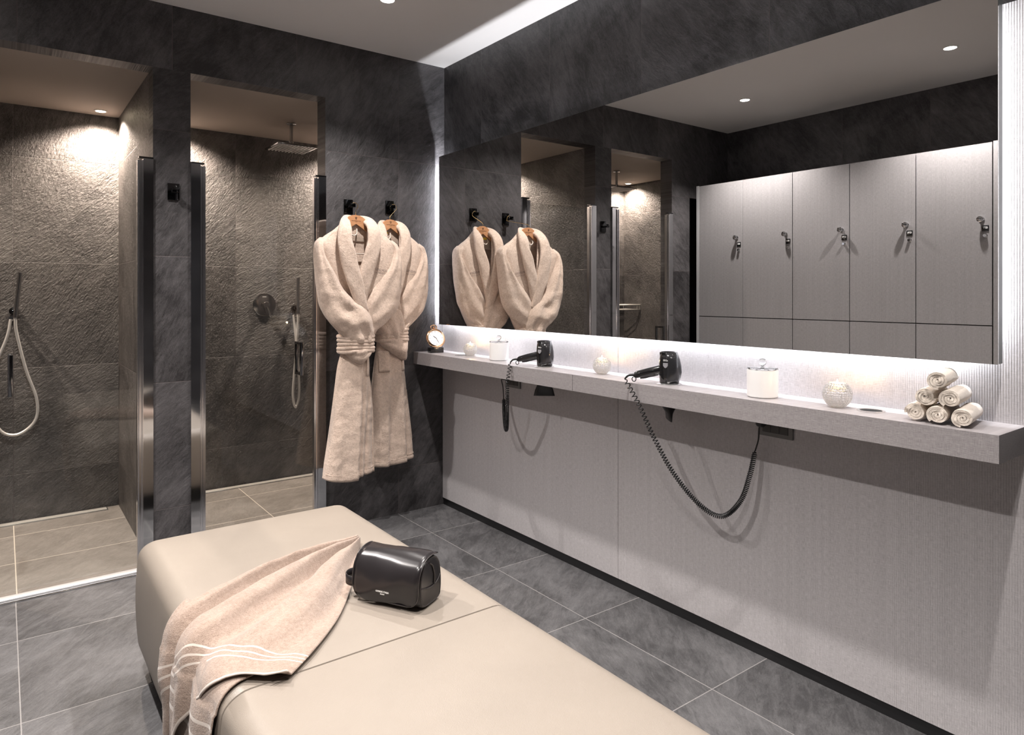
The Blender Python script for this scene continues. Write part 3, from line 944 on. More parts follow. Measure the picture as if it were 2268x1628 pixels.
# ------------------------------------------------------------------ hair dryers
M_badge = plain('grey badge', (0.32, 0.32, 0.34), 0.3)
M_blue = plain('blue button', (0.03, 0.08, 0.35), 0.3)
def dryer(x, y, lab, hyaw, noz_yaw):
    e = empty('hair_dryer', (x, y, SZ1 + 0.004), label=lab, cat='hair dryer', group='black hair dryers')
    def bodyring(w, d, z, ox=0.0, oy=0.0, n=28):
        out = []
        for k in range(n):
            a = 2 * PI * k / n
            ca, sa = math.cos(a), math.sin(a)
            out.append((ox + d * ca, oy + w * math.copysign(abs(sa) ** 0.9, sa), z))
        return out
    def loft(name, rows, mat, par, capb=True, capt=True, sm=45):
        bm = bmesh.new()
        rr = [[bm.verts.new(p) for p in r_] for r_ in rows]
        for A, B in zip(rr, rr[1:]):
            for k in range(len(A)): bm.faces.new((A[k], A[(k + 1) % len(A)], B[(k + 1) % len(A)], B[k]))
        if capb: bm.faces.new(rr[0][::-1])
        if capt: bm.faces.new(rr[-1])
        o_ = mesh_obj(name, bm, mat, par, sm)
        return o_
    # handle points along local +y (towards the corner), curved rear shell on -y side
    bd = loft('body', [bodyring(0.0345, 0.033, 0.0), bodyring(0.037, 0.0345, 0.012, 0, -0.001), bodyring(0.040, 0.037, 0.035, 0, -0.003), bodyring(0.0395, 0.0375, 0.058, 0, -0.002),
                  bodyring(0.0365, 0.0360, 0.082, 0, 0.0), bodyring(0.0325, 0.033, 0.100, 0, 0.002), bodyring(0.0290, 0.030, 0.113, 0, 0.003), bodyring(0.0275, 0.0285, 0.116, 0, 0.003)], M_blackgloss, e)
    # air intake cap with ribs
    bm = bmesh.new()
    add_lathe(bm, [(0.0295, 0.1125), (0.0300, 0.1185), (0.0270, 0.1195), (0.0262, 0.1150), (0.0, 0.1150)], (0, 0.003, 0), 36)
    cap = mesh_obj('intake_cap', bm, M_blacksatin, e, 30)
    lathe('intake_mesh', [(0.0258, 0.1156), (0, 0.1160)], plain('grey intake mesh', (0.45, 0.45, 0.46), 0.5, 0.4), e, (0, 0.003, 0), 32).parent = cap
    bm = bmesh.new()
    for k in range(26):
        a = 2 * PI * k / 26
        add_box(bm, (0.0292 * math.cos(a) - 0.0011, 0.003 + 0.0292 * math.sin(a) - 0.0011, 0.103), (0.0292 * math.cos(a) + 0.0022 * math.cos(a) + 0.0011, 0.003 + 0.0292 * math.sin(a) + 0.0022 * math.sin(a) + 0.0011, 0.1175))
    mesh_obj('ribs', bm, M_blackgloss, cap, 30)['kind'] = 'stuff'
    # smoky rear shell
    rows = []
    for z, w_ in ((0.004, 0.033), (0.025, 0.044), (0.045, 0.049), (0.070, 0.046), (0.095, 0.037), (0.118, 0.025)):
        rows.append([(0.036 * math.sin(a) * (0.9 if z > 0.1 else 1.02), -w_ * math.cos(a) * 1.02 - 0.002, z) for a in [-1.25 + 2.5 * k / 12 for k in range(13)]])
    bm = bmesh.new()
    rr = [[bm.verts.new(p) for p in r_] for r_ in rows]
    for A, B in zip(rr, rr[1:]):
        for k in range(12): bm.faces.new((A[k], A[k + 1], B[k + 1], B[k]))
    shl = mesh_obj('rear_shell', bm, plain('smoky grey gloss', (0.022, 0.022, 0.024), 0.14), e, 60)
    md_ = shl.modifiers.new('thickness', 'SOLIDIFY'); md_.thickness = 0.0016; md_.offset = 1.0
    # base plate in the shelf and nozzle below the shelf
    lathe('shelf_collar', [(0.030, -0.0035), (0.048, -0.0038), (0.048, -0.0015), (0.044, 0.0010), (0.033, 0.0020)], M_lightsteel, e, n=40)
    lathe('outlet', [(0.0285, 0.002), (0.029, -0.085), (0.025, -0.085)], M_blacksatin, e, n=28)
    bm = bmesh.new()
    cz, sz = math.cos(noz_yaw), math.sin(noz_yaw)
    pr_ = None
    for z, L1, L2 in ((-0.078, 0.030, 0.030), (-0.095, 0.036, 0.022), (-0.112, 0.043, 0.010), (-0.140, 0.050, 0.0045)):
        ring_ = []
        for k in range(24):
            a = 2 * PI * k / 24
            px, py = L1 * math.copysign(abs(math.cos(a)) ** 0.7, math.cos(a)), L2 * math.copysign(abs(math.sin(a)) ** 0.7, math.sin(a))
            ring_.append(bm.verts.new((px * cz - py * sz, px * sz + py * cz, z)))
        if pr_:
            for k in range(24): bm.faces.new((pr_[k], pr_[(k + 1) % 24], ring_[(k + 1) % 24], ring_[k]))
        pr_ = ring_
    bm.faces.new(pr_)
    mesh_obj('nozzle', bm, M_blacksatin, e, 40)
    # handle
    hd = Vector((math.cos(hyaw), math.sin(hyaw), 0))
    side = Vector((-hd.y, hd.x, 0))
    up = Vector((0, 0, 1))
    rows = []
    for d_, z, hw, hh in ((0.020, 0.052, 0.015, 0.020), (0.036, 0.050, 0.015, 0.018), (0.050, 0.047, 0.0165, 0.017), (0.080, 0.040, 0.017, 0.0165), (0.105, 0.034, 0.016, 0.015), (0.122, 0.030, 0.0145, 0.014), (0.130, 0.028, 0.010, 0.010)):
        c_ = hd * d_ + up * z
        rows.append([tuple(c_ + side * hw * math.cos(a) + up * hh * math.sin(a)) for a in [2 * PI * k / 20 for k in range(20)]])
    hn = loft('handle', rows, M_blackgloss, e)
    tr = tube('trigger', catmull([hd * d_ + up * z + side * -0.004 for d_, z in ((0.040, 0.034), (0.055, 0.030), (0.075, 0.025), (0.090, 0.021), (0.108, 0.019))], 4), [0.006] * 17, M_blacksatin, e, 10)
    sl = tube('cord_sleeve', catmull([hd * 0.126 + up * 0.0285, hd * 0.140 + up * 0.0285, hd * 0.155 + up * 0.024, hd * 0.166 + up * 0.012], 4), [0.006 - 0.0028 * k / 12 for k in range(13)], M_blacksatin, e, 10)
    lc = hd * 0.131 + up * 0.0125
    tube('hanging_loop', [lc + hd * 0.0075 * math.cos(a) + up * 0.009 * math.sin(a) for a in [2 * PI * k / 20 for k in range(20)]], 0.0018, M_blacksatin, e, 8, closed=True)
    bt = lathe('button', [(0, 0.0), (0.0055, 0.0), (0.005, 0.004), (0, 0.0045)], M_blue, e, c=tuple(hd * 0.026 + up * 0.018 + side * -0.02), n=16)
    # badge and print facing the room (-x side, turned to the handle side)
    pa = hyaw + 1.22
    fr = Vector((math.cos(pa), math.sin(pa), 0))
    rot = (PI / 2, 0, pa + PI / 2)
    c_ = fr * 0.0388 + up * 0.0905
    text_mesh('print', 'EXO»', 0.0088, M_print, e, (c_.x, c_.y, c_.z - 0.001), rot, 0.0008, bold=True, sx=0.8)
    bm = bmesh.new()
    sh_pts = [(-0.009, 0.009), (0.009, 0.009), (0.009, -0.001), (0.005, -0.007), (0, -0.010), (-0.005, -0.007), (-0.009, -0.001)]
    f_ = [bm.verts.new((p[0], p[1], 0.001)) for p in sh_pts]; b_ = [bm.verts.new((p[0], p[1], -0.003)) for p in sh_pts]
    bm.faces.new(f_); bm.faces.new(b_[::-1])
    for i in range(7): bm.faces.new((f_[i], f_[(i + 1) % 7], b_[(i + 1) % 7], b_[i]))
    bo_ = mesh_obj('badge', bm, M_badge, e); bo_.location = (fr.x * 0.0405, fr.y * 0.0405, 0.071); bo_.rotation_euler = rot
    return Vector((x, y, SZ1 + 0.004)) + hd * 0.166 + up * 0.012

def coil(pts, r, pitch_tab, wire):
    """helix around a smooth centre path"""
    C_ = catmull(pts, 24)
    L_ = [0.0]
    for a_, b_ in zip(C_, C_[1:]): L_.append(L_[-1] + (b_ - a_).length)
    tot_ = L_[-1]
    out = []
    ph = 0.0
    ds = 0.00085
    s_ = 0.0
    i = 0
    t0 = (C_[1] - C_[0]).normalized(); a_, b_ = frame_axes(t0); prev_ = t0
    while s_ < tot_:
        while L_[i + 1] < s_: i += 1
        u = (s_ - L_[i]) / (L_[i + 1] - L_[i])
        c = C_[i].lerp(C_[i + 1], u)
        t1 = (C_[min(i + 2, len(C_) - 1)] - C_[max(i - 1, 0)]).normalized()
        q = prev_.rotation_difference(t1); a_ = q @ a_; b_ = q @ b_; prev_ = t1
        pit = lerp_table(pitch_tab, s_ / tot_)[0]
        fade = min(1, s_ / 0.012, (tot_ - s_) / 0.012)
        out.append(c + (a_ * math.cos(ph) + b_ * math.sin(ph)) * r * fade)
        step = min(ds * pit / 0.006, 0.0012)
        ph += 2 * PI * step / pit
        s_ += step
    return out
cabA = dryer(-0.118, -1.100, 'black hair dryer nearer the clock, standing in the shelf', math.radians(128), math.radians(-40))
cabB = dryer(-0.124, -1.853, 'black hair dryer nearer the jar and rolled towels', math.radians(132), math.radians(52))
def cord(name, lab, pts, tab, tail):
    e = empty(name, tuple(pts[0]), label=lab, cat='cord', group='coiled hair dryer cords')
    o_ = Vector(pts[0])
    helix = coil([Vector(p) - o_ for p in pts], 0.0078, tab, 0.0021)
    tube('coil', helix, 0.0021, M_blacksatin, e, 6)
    tube('straight_lead', catmull([helix[-1]] + [Vector(p) - o_ for p in tail], 6), 0.0026, M_blacksatin, e, 8)
    pl = Vector(tail[-1]) - o_
    lathe('plug', [(0, 0.0), (0.014, 0.0), (0.016, -0.012), (0.012, -0.030), (0.005, -0.034), (0, -0.034)], M_blacksatin, e, c=tuple(pl), n=18, axis='X')
    return e
cord('coiled_cord', 'black coiled cord in a tight loop from the first hair dryer',
     [tuple(cabA), (-0.235, -0.968, 0.86), (-0.205, -0.925, 0.74), (-0.165, -0.868, 0.625), (-0.120, -0.795, 0.600), (-0.080, -0.728, 0.66), (-0.055, -0.690, 0.735)],
     [(0, 0.018), (0.2, 0.013), (0.45, 0.0062), (1, 0.0050)], [(-0.052, -0.680, 0.79), (-0.055, -0.672, 0.835), (-0.040, -0.700, 0.845)])
cord('coiled_cord', 'black coiled cord hanging in a wide curve from the second hair dryer',
     [tuple(cabB), (-0.230, -1.800, 0.86), (-0.210, -1.855, 0.745), (-0.180, -1.925, 0.620), (-0.140, -2.010, 0.520), (-0.110, -2.082, 0.492), (-0.085, -2.140, 0.555), (-0.065, -2.165, 0.650), (-0.050, -2.176, 0.735)],
     [(0, 0.021), (0.2, 0.0145), (0.45, 0.0090), (0.7, 0.0062), (1, 0.0070)], [(-0.046, -2.186, 0.775), (-0.046, -2.190, 0.820), (-0.044, -2.205, 0.838)])
# wall sockets under the shelf
M_socket = plain('grey socket frame', (0.16, 0.155, 0.15), 0.4)
M_socketd = plain('dark socket module', (0.055, 0.052, 0.05), 0.45)
def socket(y, z, lab):
    e = empty('wall_socket', (-0.0125, y, z), label=lab, cat='wall socket', group='wall sockets under the shelf')
    box('frame', (-0.008, -0.064, -0.040), (0, 0.064, 0.040), M_socket, e, 0.002)
    for k in (-1, 0, 1):
        box('module', (-0.0105, k * 0.033 - 0.0155, -0.026), (-0.0072, k * 0.033 + 0.0155, 0.026), M_socketd, e, 0.0008)
socket(-2.235, 0.827, 'dark wall socket under the shelf holding the right-hand cord')
socket(-0.720, 0.830, 'dark wall socket under the shelf holding the left-hand cord')
# ------------------------------------------------------------------ hooks, hangers, bathrobes
M_robe = terry('beige terry robe', (0.75, 0.60, 0.50), (0.47, 0.35, 0.275), 255.0, 0.0034)
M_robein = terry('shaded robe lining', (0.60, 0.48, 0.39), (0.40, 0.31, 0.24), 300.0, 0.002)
t = NT('light hanger wood')
P, xyz = t.obj()
g_ = t.noise(t.comb(t.math('MULTIPLY', xyz[0], 3.0), xyz[1], t.math('MULTIPLY', xyz[2], 40.0)), 6.0, 4, 0.6, 1.0)
t.bsdf(t.mix(t.ramp(g_, 0.3, 0.7), (0.42, 0.20, 0.095), (0.58, 0.31, 0.16)), 0.35)
M_wood = t.m
M_burn = plain('burnt print', (0.10, 0.045, 0.025), 0.6)
M_whitecord = plain('white cotton tape', (0.62, 0.54, 0.47), 0.8)
M_yellow = plain('yellow label', (0.75, 0.55, 0.06), 0.6)
M_stitch = plain('grey embroidery', (0.20, 0.155, 0.145), 0.8)
M_hookm = plain('black chrome hook', (0.05, 0.05, 0.052), 0.12, 1.0)

def hook(x, z, lab, reach=0.05):
    e = empty('wall_hook', (x, 0, z), label=lab, cat='wall hook', group='square wall hooks')
    box('plate', (-0.026, -0.008, -0.040), (0.026, 0, 0.040), M_hookm, e, 0.0015)
    box('arm', (-0.014, -0.0085 - reach, -0.008), (0.014, -0.008, 0.002), M_hookm, e, 0.0015)
    box('arm_tip', (-0.014, -0.0085 - reach - 0.005, -0.008), (0.014, -0.0085 - reach, 0.013), M_hookm, e, 0.0015)
    return e
hook(-0.622, 1.766, 'black square wall hook holding the left bathrobe', 0.058)
hook(-0.370, 1.779, 'black square wall hook holding the right bathrobe', 0.036)
hook(-1.506, 1.770, 'empty black square wall hook on the slate pillar', 0.040)

def prism(name, outline, y0, y1, mat, parent, bevel=0.0):
    bm = bmesh.new()
    a = [bm.verts.new((p[0], y0, p[1])) for p in outline]
    b = [bm.verts.new((p[0], y1, p[1])) for p in outline]
    n = len(a)
    bm.faces.new(a); bm.faces.new(b[::-1])
    for i in range(n): bm.faces.new((a[i], a[(i + 1) % n], b[(i + 1) % n], b[i]))
    if bevel:
        es = [e for e in bm.edges if abs(e.verts[0].co.y - e.verts[1].co.y) < 1e-6]
        bmesh.ops.bevel(bm, geom=es, offset=bevel, segments=2, affect='EDGES')
    return mesh_obj(name, bm, mat, parent, 40)

def hanger(x, y, z, hookp, lab, sx=1.0):
    """z = top of the wooden arch"""
    e = empty('clothes_hanger', (x, y, z), label=lab, cat='hanger', group='wooden hangers')
    up_ = [(-0.150, -0.118), (-0.130, -0.102), (-0.10, -0.072), (-0.06, -0.026), (-0.038, -0.009), (-0.02, -0.002), (0, 0.0)]
    top = up_ + [(-p[0], p[1]) for p in up_[:-1][::-1]]
    lo_ = [(0.152, -0.134), (0.130, -0.126), (0.10, -0.110), (0.05, -0.078), (0.0, -0.045)]
    low = lo_ + [(-p[0], p[1]) for p in lo_[:-1][::-1]]
    prism('wooden_arm', [(p[0] * sx, p[1]) for p in top + low], -0.006, 0.006, M_wood, e, 0.002)
    tube('cross_bar', [(-0.132 * sx, 0.0, -0.122), (-0.132 * sx, 0, -0.195), (-0.122 * sx, 0.0, -0.205), (0.122 * sx, 0.0, -0.205), (0.132 * sx, 0, -0.195), (0.132 * sx, 0.0, -0.122)], 0.0035, M_whitecord, e, 10)
    h = Vector(hookp) - Vector((x, y, z))
    r = 0.020
    c = Vector((h.x, h.y, h.z - 0.014))
    pts = [Vector((0, 0, -0.006)), Vector((0, 0, 0.018)), c + Vector((0.012, 0, -0.014)), c + Vector((r, 0, -0.002)), c + Vector((r * 0.86, 0, 0.011)), c + Vector((0.004, 0, r)),
           c + Vector((-0.013, 0, 0.014)), c + Vector((-r, 0, 0.0)), c + Vector((-r * 0.9, 0, -0.007))]
    tube('wire_hook', catmull(pts, 6), 0.0017, M_brass, e, 8)
    # printed crest and lettering
    rot = (PI / 2, 0, 0)
    text_mesh('print', 'Hotel Splendide Royal', 0.0058, M_burn, e, (0, -0.0066, -0.031), rot, 0.0002)
    text_mesh('print', 'LUGANO', 0.0028, M_burn, e, (0, -0.0066, -0.0365), rot, 0.0002)
    bm = bmesh.new()
    def stroke(pts, w=0.0007, closed=False):
        add_tube(bm, [Vector((p[0], -0.0066, p[1] - 0.018)) for p in pts], w, 5, closed=closed)
    stroke([(-0.0035, 0.003), (-0.0035, -0.001), (-0.002, -0.004), (0, -0.0055), (0.002, -0.004), (0.0035, -0.001), (0.0035, 0.003), (0.0012, 0.0022), (0, 0.0035), (-0.0012, 0.0022)], closed=True)
    stroke([(-0.0055, 0.002), (-0.005, 0.006), (-0.003, 0.0045), (0, 0.008), (0.003, 0.0045), (0.005, 0.006), (0.0055, 0.002)])
    stroke([(-0.0018, 0.0005), (0.0018, -0.0022)])
    mesh_obj('crest', bm, M_burn, e)
    return e
Y1, Y2 = -0.190, -0.064       # middle depth of each robe
hanger(-0.661, Y1 + 0.000, 1.700, (-0.622 + 0.010, -0.062, 1.777), 'wooden hanger inside the left bathrobe')
hanger(-0.397, Y2 - 0.002, 1.704, (-0.370 + 0.008, -0.036, 1.790), 'wooden hanger inside the right bathrobe', 0.9)

def robe(cx, yc, k, seed, lab, dy_left=0.0, var=0, bk=1.0):
    """k: width factor; yc: middle depth"""
    e = empty('bathrobe', (cx, yc, 1.69), label=lab, cat='bathrobe', group='beige bathrobes on hangers')
    Z0 = 1.69
    def nz(x, z, f, s_=0): return noise.noise(Vector((x * f + seed * 7.3 + s_, z * f, seed * 3.1 + s_)))
    # ---- torso: C shaped sheet open at the V neck
    TT = [(1.050, 0.083, 0.000, 0.020, 0.046), (1.12, 0.125, -0.010, 0.012, 0.052), (1.20, 0.168, 0.000, 0.000, 0.058), (1.32, 0.205, -0.020, 0.010, 0.060), (1.42, 0.222, -0.030, 0.022, 0.060),
          (1.50, 0.226, -0.040, 0.032, 0.056), (1.545, 0.214, -0.048, 0.038, 0.048), (1.580, 0.178, -0.054, 0.043, 0.038), (1.610, 0.132, -0.058, 0.046, 0.032), (1.650, 0.088, -0.062, 0.050, 0.028), (1.672, 0.066, -0.062, 0.050, 0.024)]
    bm = bmesh.new()
    prev = None
    NZ = 46
    for iz in range(NZ + 1):
        z = 1.05 + (1.672 - 1.05) * iz / NZ
        w, vl, vr, d = lerp_table(TT, z)
        row = []
        M_ = 56
        for j in range(M_ + 1):
            s_ = j / M_
            if s_ < 0.30:
                q = s_ / 0.30
                x = vl + (-w * 0.93 - vl) * q
                y = -d * (0.98 - 0.12 * (1 - q) - 0.25 * q ** 3)
                y += 0.006 * math.sin(x * 60 + z * 14 + seed) * q
            elif s_ < 0.5:
                q = (s_ - 0.30) / 0.20
                a = PI * q / 2 + 0.0
                x = -w * (0.93 + 0.07 * math.sin(2 * a)) if q < 1 else -w * 0.93
                y = -d * 0.73 + (d * 0.73 + d * 0.72 * bk) * q
            elif s_ < 0.5 + 1e-9: pass
            if 0.5 <= s_ < 0.62:
                q = (s_ - 0.5) / 0.12
                x = -w * 0.93 + (w * 1.86) * q
                y = d * (0.72 + 0.22 * math.sin(PI * q)) * bk
            elif 0.62 <= s_ < 0.76:
                q = (s_ - 0.62) / 0.14
                a = PI * q / 2
                x = w * (0.93 + 0.07 * math.sin(2 * a))
                y = d * 0.72 * bk - (d * 0.73 + d * 0.72 * bk) * q
            elif s_ >= 0.76:
                q = (s_ - 0.76) / 0.24
                x = w * 0.93 + (vr - w * 0.93) * q
                y = -d * (0.98 - 0.12 * q - 0.25 * (1 - q) ** 3) + (0.006 if z < 1.22 else 0)
                y += 0.006 * math.sin(x * 55 - z * 12 + seed) * (1 - q)
            row.append(bm.verts.new((x * k, y + 0.006 * nz(x, z, 9) , z - Z0)))
        if prev:
            for j in range(M_): bm.faces.new((prev[j], prev[j + 1], row[j + 1], row[j]))
        prev = row
    to = mesh_obj('torso', bm, M_robe, e, 180)
    md = to.modifiers.new('thickness', 'SOLIDIFY'); md.thickness = 0.006; md.offset = 0
    # ---- shawl collar
    CL = [  # x, z, y, halfwidth, direction of the width (x,z)
        (0.014, 1.190, -0.070, 0.018), (-0.012, 1.245, -0.076, 0.032), (-0.037, 1.320, -0.078, 0.041), (-0.062, 1.400, -0.078, 0.045), (-0.083, 1.485, -0.074, 0.045), (-0.094, 1.555, -0.066, 0.041),
        (-0.088, 1.615, -0.052, 0.037), (-0.072, 1.658, -0.020, 0.029), (-0.046, 1.678, 0.020, 0.022), (0.0, 1.678, 0.034, 0.019),
        (0.042, 1.678, 0.020, 0.022), (0.064, 1.658, -0.020, 0.029), (0.072, 1.615, -0.052, 0.036), (0.069, 1.555, -0.064, 0.037), (0.050, 1.485, -0.070, 0.041), (0.026, 1.400, -0.072, 0.040), (0.006, 1.320, -0.070, 0.036), (-0.006, 1.245, -0.066, 0.030), (-0.010, 1.190, -0.062, 0.018)]
    cen = catmull([Vector((p[0], p[2], p[1])) for p in CL], 7)
    hw = catmull([Vector((p[3], 0, 0)) for p in CL], 7)
    bm = bmesh.new()
    pr = None
    n_ = len(cen)
    for i, c in enumerate(cen):
        tg = (cen[min(i + 1, n_ - 1)] - cen[max(i - 1, 0)]).normalized()
        inward = Vector((0, -1, 0))
        wv = tg.cross(inward).normalized()          # width vector in the front plane
        f_ = i / (n_ - 1)
        mid = math.exp(-((f_ - 0.5) / 0.09) ** 2)
        if mid > 0.02:
            wv = wv.lerp(Vector((0, 0.55, 0.83)) * (1 if wv.z > 0 else -1), mid * 0.6).normalized() if abs(wv.z) > 0.1 else wv
        nv = wv.cross(tg).normalized()
        if nv.y > 0: nv = -nv
        h_ = hw[i].x
        row = []
        for a in range(16):
            th = 2 * PI * a / 16
            cx_, sn = math.cos(th), math.sin(th)
            xx = h_ * math.copysign(abs(cx_) ** 0.8, cx_)
            tk = 0.0115 * (1 + 0.15 * nz(c.x + a, c.z, 12, 3))
            # puffy roll, outer edge lifted
            off = tk * sn + (0.004 if sn > 0 else 0)
            rip = 0.0022 * math.sin(xx / max(h_, 0.01) * 4 + c.z * 40 + seed)
            p = c + wv * (xx + 0.003 * nz(c.x, c.z, 16, 9)) + nv * (off + rip)
            row.append(bm.verts.new((p.x * k, p.y, p.z - Z0)))
        if pr:
            for a in range(16): bm.faces.new((pr[a], pr[(a + 1) % 16], row[(a + 1) % 16], row[a]))
        else: bm.faces.new(row[::-1])
        pr = row
    bm.faces.new(pr)
    mesh_obj('shawl_collar', bm, M_robe, e, 180)
    # ---- sleeves
    def sleeve(rows, name, sgn):
        """rows: (outer x,z, inner x,z, y centre, half depth)"""
        T_ = [(i,) + r for i, r in enumerate(rows)]
        bm = bmesh.new(); pr = None
        N_ = (len(rows) - 1) * 7
        for i in range(N_ + 1):
            ox, oz, ix, iz, y, d = lerp_table(T_, i / 7)
            c = Vector(((ox + ix) / 2, y, (oz + iz) / 2))
            m = Vector(((ox - ix) / 2, 0, (oz - iz) / 2))
            row = []
            f_ = i / N_
            for a in range(36):
                th = 2 * PI * a / 36
                u = math.cos(th); v = math.sin(th)
                uu = math.copysign(abs(u) ** 0.85, u)
                vv = math.copysign(abs(v) ** 0.80, v)
                dd = d
                p = c + m * uu + Vector((0, -dd * vv, 0))
                if v > -0.2:
                    cr = 0.010 * math.sin(8.5 * f_ * PI + u * 3.0 + seed) * max(0, f_ - 0.25) * (1 - abs(u)) \
                        + 0.0055 * math.sin(u * 7 + f_ * 5 + seed * 2) * min(1, f_ * 3) * (1 - abs(u) ** 2) \
                        + 0.011 * nz(p.x, p.z, 11, sgn) + 0.004 * nz(p.x, p.z, 30, sgn)
                    gather = 0.008 * math.sin(u * 11 + seed) * max(0, (f_ - 0.72) / 0.28)
                    p.y -= cr + gather
                row.append(bm.verts.new((p.x * k, p.y, p.z - Z0)))
            if pr:
                for a in range(36): bm.faces.new((pr[a], pr[(a + 1) % 36], row[(a + 1) % 36], row[a]))
            else: bm.faces.new(row[::-1])
            pr = row
        bm.faces.new(pr)
        return mesh_obj(name, bm, M_robe, e, 180)
    dl = dy_left
    sleeve([(-0.205, 1.572, -0.150, 1.560, -0.004 + dl * .5, 0.030), (-0.229, 1.545, -0.190, 1.520, -0.014 + dl * .6, 0.042), (-0.240, 1.490, -0.188, 1.475, -0.026 + dl, 0.048), (-0.241, 1.400, -0.152, 1.400, -0.040 + dl, 0.050), (-0.236, 1.300, -0.102, 1.310, -0.052 + dl, 0.050),
            (-0.222, 1.220, -0.045, 1.252, -0.058 + dl * .8, 0.048), (-0.186, 1.150, 0.014, 1.212, -0.064 + dl * .4, 0.046), (-0.140, 1.098, 0.052, 1.152, -0.066, 0.044), (-0.100, 1.062, 0.066, 1.080, -0.058, 0.042), (-0.090, 1.022, 0.064, 1.026, -0.050, 0.038)], 'sleeve', 1)
    sleeve([(0.200, 1.574, 0.145, 1.562, -0.002, 0.030), (0.226, 1.548, 0.188, 1.524, -0.010, 0.042), (0.239, 1.495, 0.184, 1.478, -0.020, 0.046), (0.241, 1.400, 0.140, 1.400, -0.030, 0.048), (0.238, 1.305, 0.078, 1.330, -0.038, 0.046),
            (0.218, 1.210, 0.018, 1.246, -0.042, 0.042), (0.155, 1.134, -0.020, 1.170, -0.040, 0.038), (0.080, 1.076, -0.060, 1.096, -0.040, 0.034), (0.058, 1.030, -0.075, 1.030, -0.036, 0.030)], 'sleeve', 2)
    # ---- skirt
    SK = [(0.315, -0.186, 0.098, 0.060), (0.40, -0.176, 0.097, 0.060), (0.462, -0.166, 0.096, 0.060), (0.623, -0.141, 0.092, 0.058), (0.763, -0.122, 0.083, 0.054), (0.904, -0.103, 0.064, 0.048), (0.975, -0.085, 0.060, 0.042), (1.04, -0.078, 0.060, 0.036)] if var == 0 else \
         [(0.315, -0.166, 0.165, 0.052), (0.40, -0.154, 0.158, 0.052), (0.462, -0.148, 0.150, 0.052), (0.623, -0.136, 0.128, 0.050), (0.763, -0.122, 0.108, 0.047), (0.904, -0.104, 0.088, 0.042), (0.975, -0.092, 0.086, 0.038), (1.04, -0.084, 0.084, 0.034)]
    def skirt_pt(x0, x1, d, a, z):
        ca, sa = math.cos(a), math.sin(a)
        u = math.copysign(abs(ca) ** 0.75, ca)
        x = (x0 + x1) / 2 + (x1 - x0) / 2 * u
        y = -d * math.copysign(abs(sa) ** 0.7, sa)
        if sa > 0:
            dn = min(1, max(0, (1.0 - z) / 0.5))
            if var == 0:
                xs = 0.020 - 0.030 * (1.0 - z) / 0.7
                st = 1 / (1 + math.exp(-(x - xs) / 0.0022))
                y += 0.030 * dn * st - 0.008 * dn * (1 - st)
                y += 0.012 * dn * math.exp(-((x - xs - 0.045) / 0.010) ** 2)
                y -= 0.010 * dn * math.exp(-((x - xs - 0.026) / 0.012) ** 2)
                y -= 0.008 * dn * math.sin((x - xs) * 26) * (1 - st)
            else:
                for xs, am in ((-0.022, 0.022), (0.070, 0.032)):
                    xx = xs + 0.04 * (1.0 - z) * (1 if xs > 0 else -0.3)
                    st = 1 / (1 + math.exp(-(x - xx) / 0.0022))
                    y += am * dn * st * math.exp(-max(0, x - xx) / 0.06)
                    y -= 0.006 * dn * math.exp(-((x - xx + 0.02) / 0.02) ** 2)
            y += 0.005 * nz(x, z * 0.5, 13, 5) + 0.004 * nz(x, z, 26, 6)
            y += 0.006 * math.sin(x * 75 + seed) * max(0, (z - 0.82) / 0.2)
        return x, y
    bm = bmesh.new(); pr = None
    NZ2 = 60
    for i in range(NZ2 + 1):
        z = 1.04 - (1.04 - 0.315) * i / NZ2
        x0, x1, d = lerp_table(SK, z)
        row = []
        n2 = 120
        for a in range(n2):
            x, y = skirt_pt(x0, x1, d, 2 * PI * a / n2, z)
            zz = z
            if i > NZ2 - 4:
                zz += (0.016 * ((x + 0.04) / 0.12) ** 2 if x < 0 else 0.010 * (x / 0.09)) * ((i - NZ2 + 4) / 4) - 0.008 * ((i - NZ2 + 4) / 4) * (1 if (var == 0 and x < 0) else 0)
                y -= 0.0022 if i in (NZ2 - 2, NZ2 - 1) else 0
            row.append(bm.verts.new((x * k, y, zz - Z0)))
        if pr:
            for a in range(n2): bm.faces.new((pr[a], pr[(a + 1) % n2], row[(a + 1) % n2], row[a]))
        pr = row
    sk = mesh_obj('skirt', bm, M_robe, e, 180)
    md = sk.modifiers.new('thickness', 'SOLIDIFY'); md.thickness = 0.006; md.offset = -1
    # hem band
    bm = bmesh.new(); pts = []
    x0, x1, d = lerp_table(SK, 0.345)
    for a in range(90):
        an = PI * (0.02 + 0.96 * a / 89)
        x, y = skirt_pt(x0, x1, d, an, 0.345)
        zz = 0.345 + (0.016 * ((x + 0.04) / 0.12) ** 2 if x < 0 else 0.010 * (x / 0.09)) - (0.008 if (var == 0 and x < 0) else 0)
        pts.append((x * k, y - 0.0005, zz - Z0))
    tube('hem_seam', pts, 0.0013, M_robe, e, 6)
    # pockets
    def pocket(x0_, x1_, z0_, z1_):
        bm = bmesh.new(); G_ = []
        for i in range(9):
            z = z0_ + (z1_ - z0_) * i / 8
            a0, a1, d = lerp_table(SK, z)
            rw = []
            for j in range(9):
                x = x0_ + (x1_ - x0_) * j / 8
                u = max(-1, min(1, (x - (a0 + a1) / 2) / ((a1 - a0) / 2)))
                ca = math.copysign(abs(u) ** (1 / 0.75), u)
                an = math.acos(max(-1, min(1, ca)))
                xx, yy = skirt_pt(a0, a1, d, an, z)
                rw.append(bm.verts.new((xx * k, yy - 0.003, z - Z0)))
            G_.append(rw)
        for i in range(8):
            for j in range(8): bm.faces.new((G_[i][j], G_[i][j + 1], G_[i + 1][j + 1], G_[i + 1][j]))
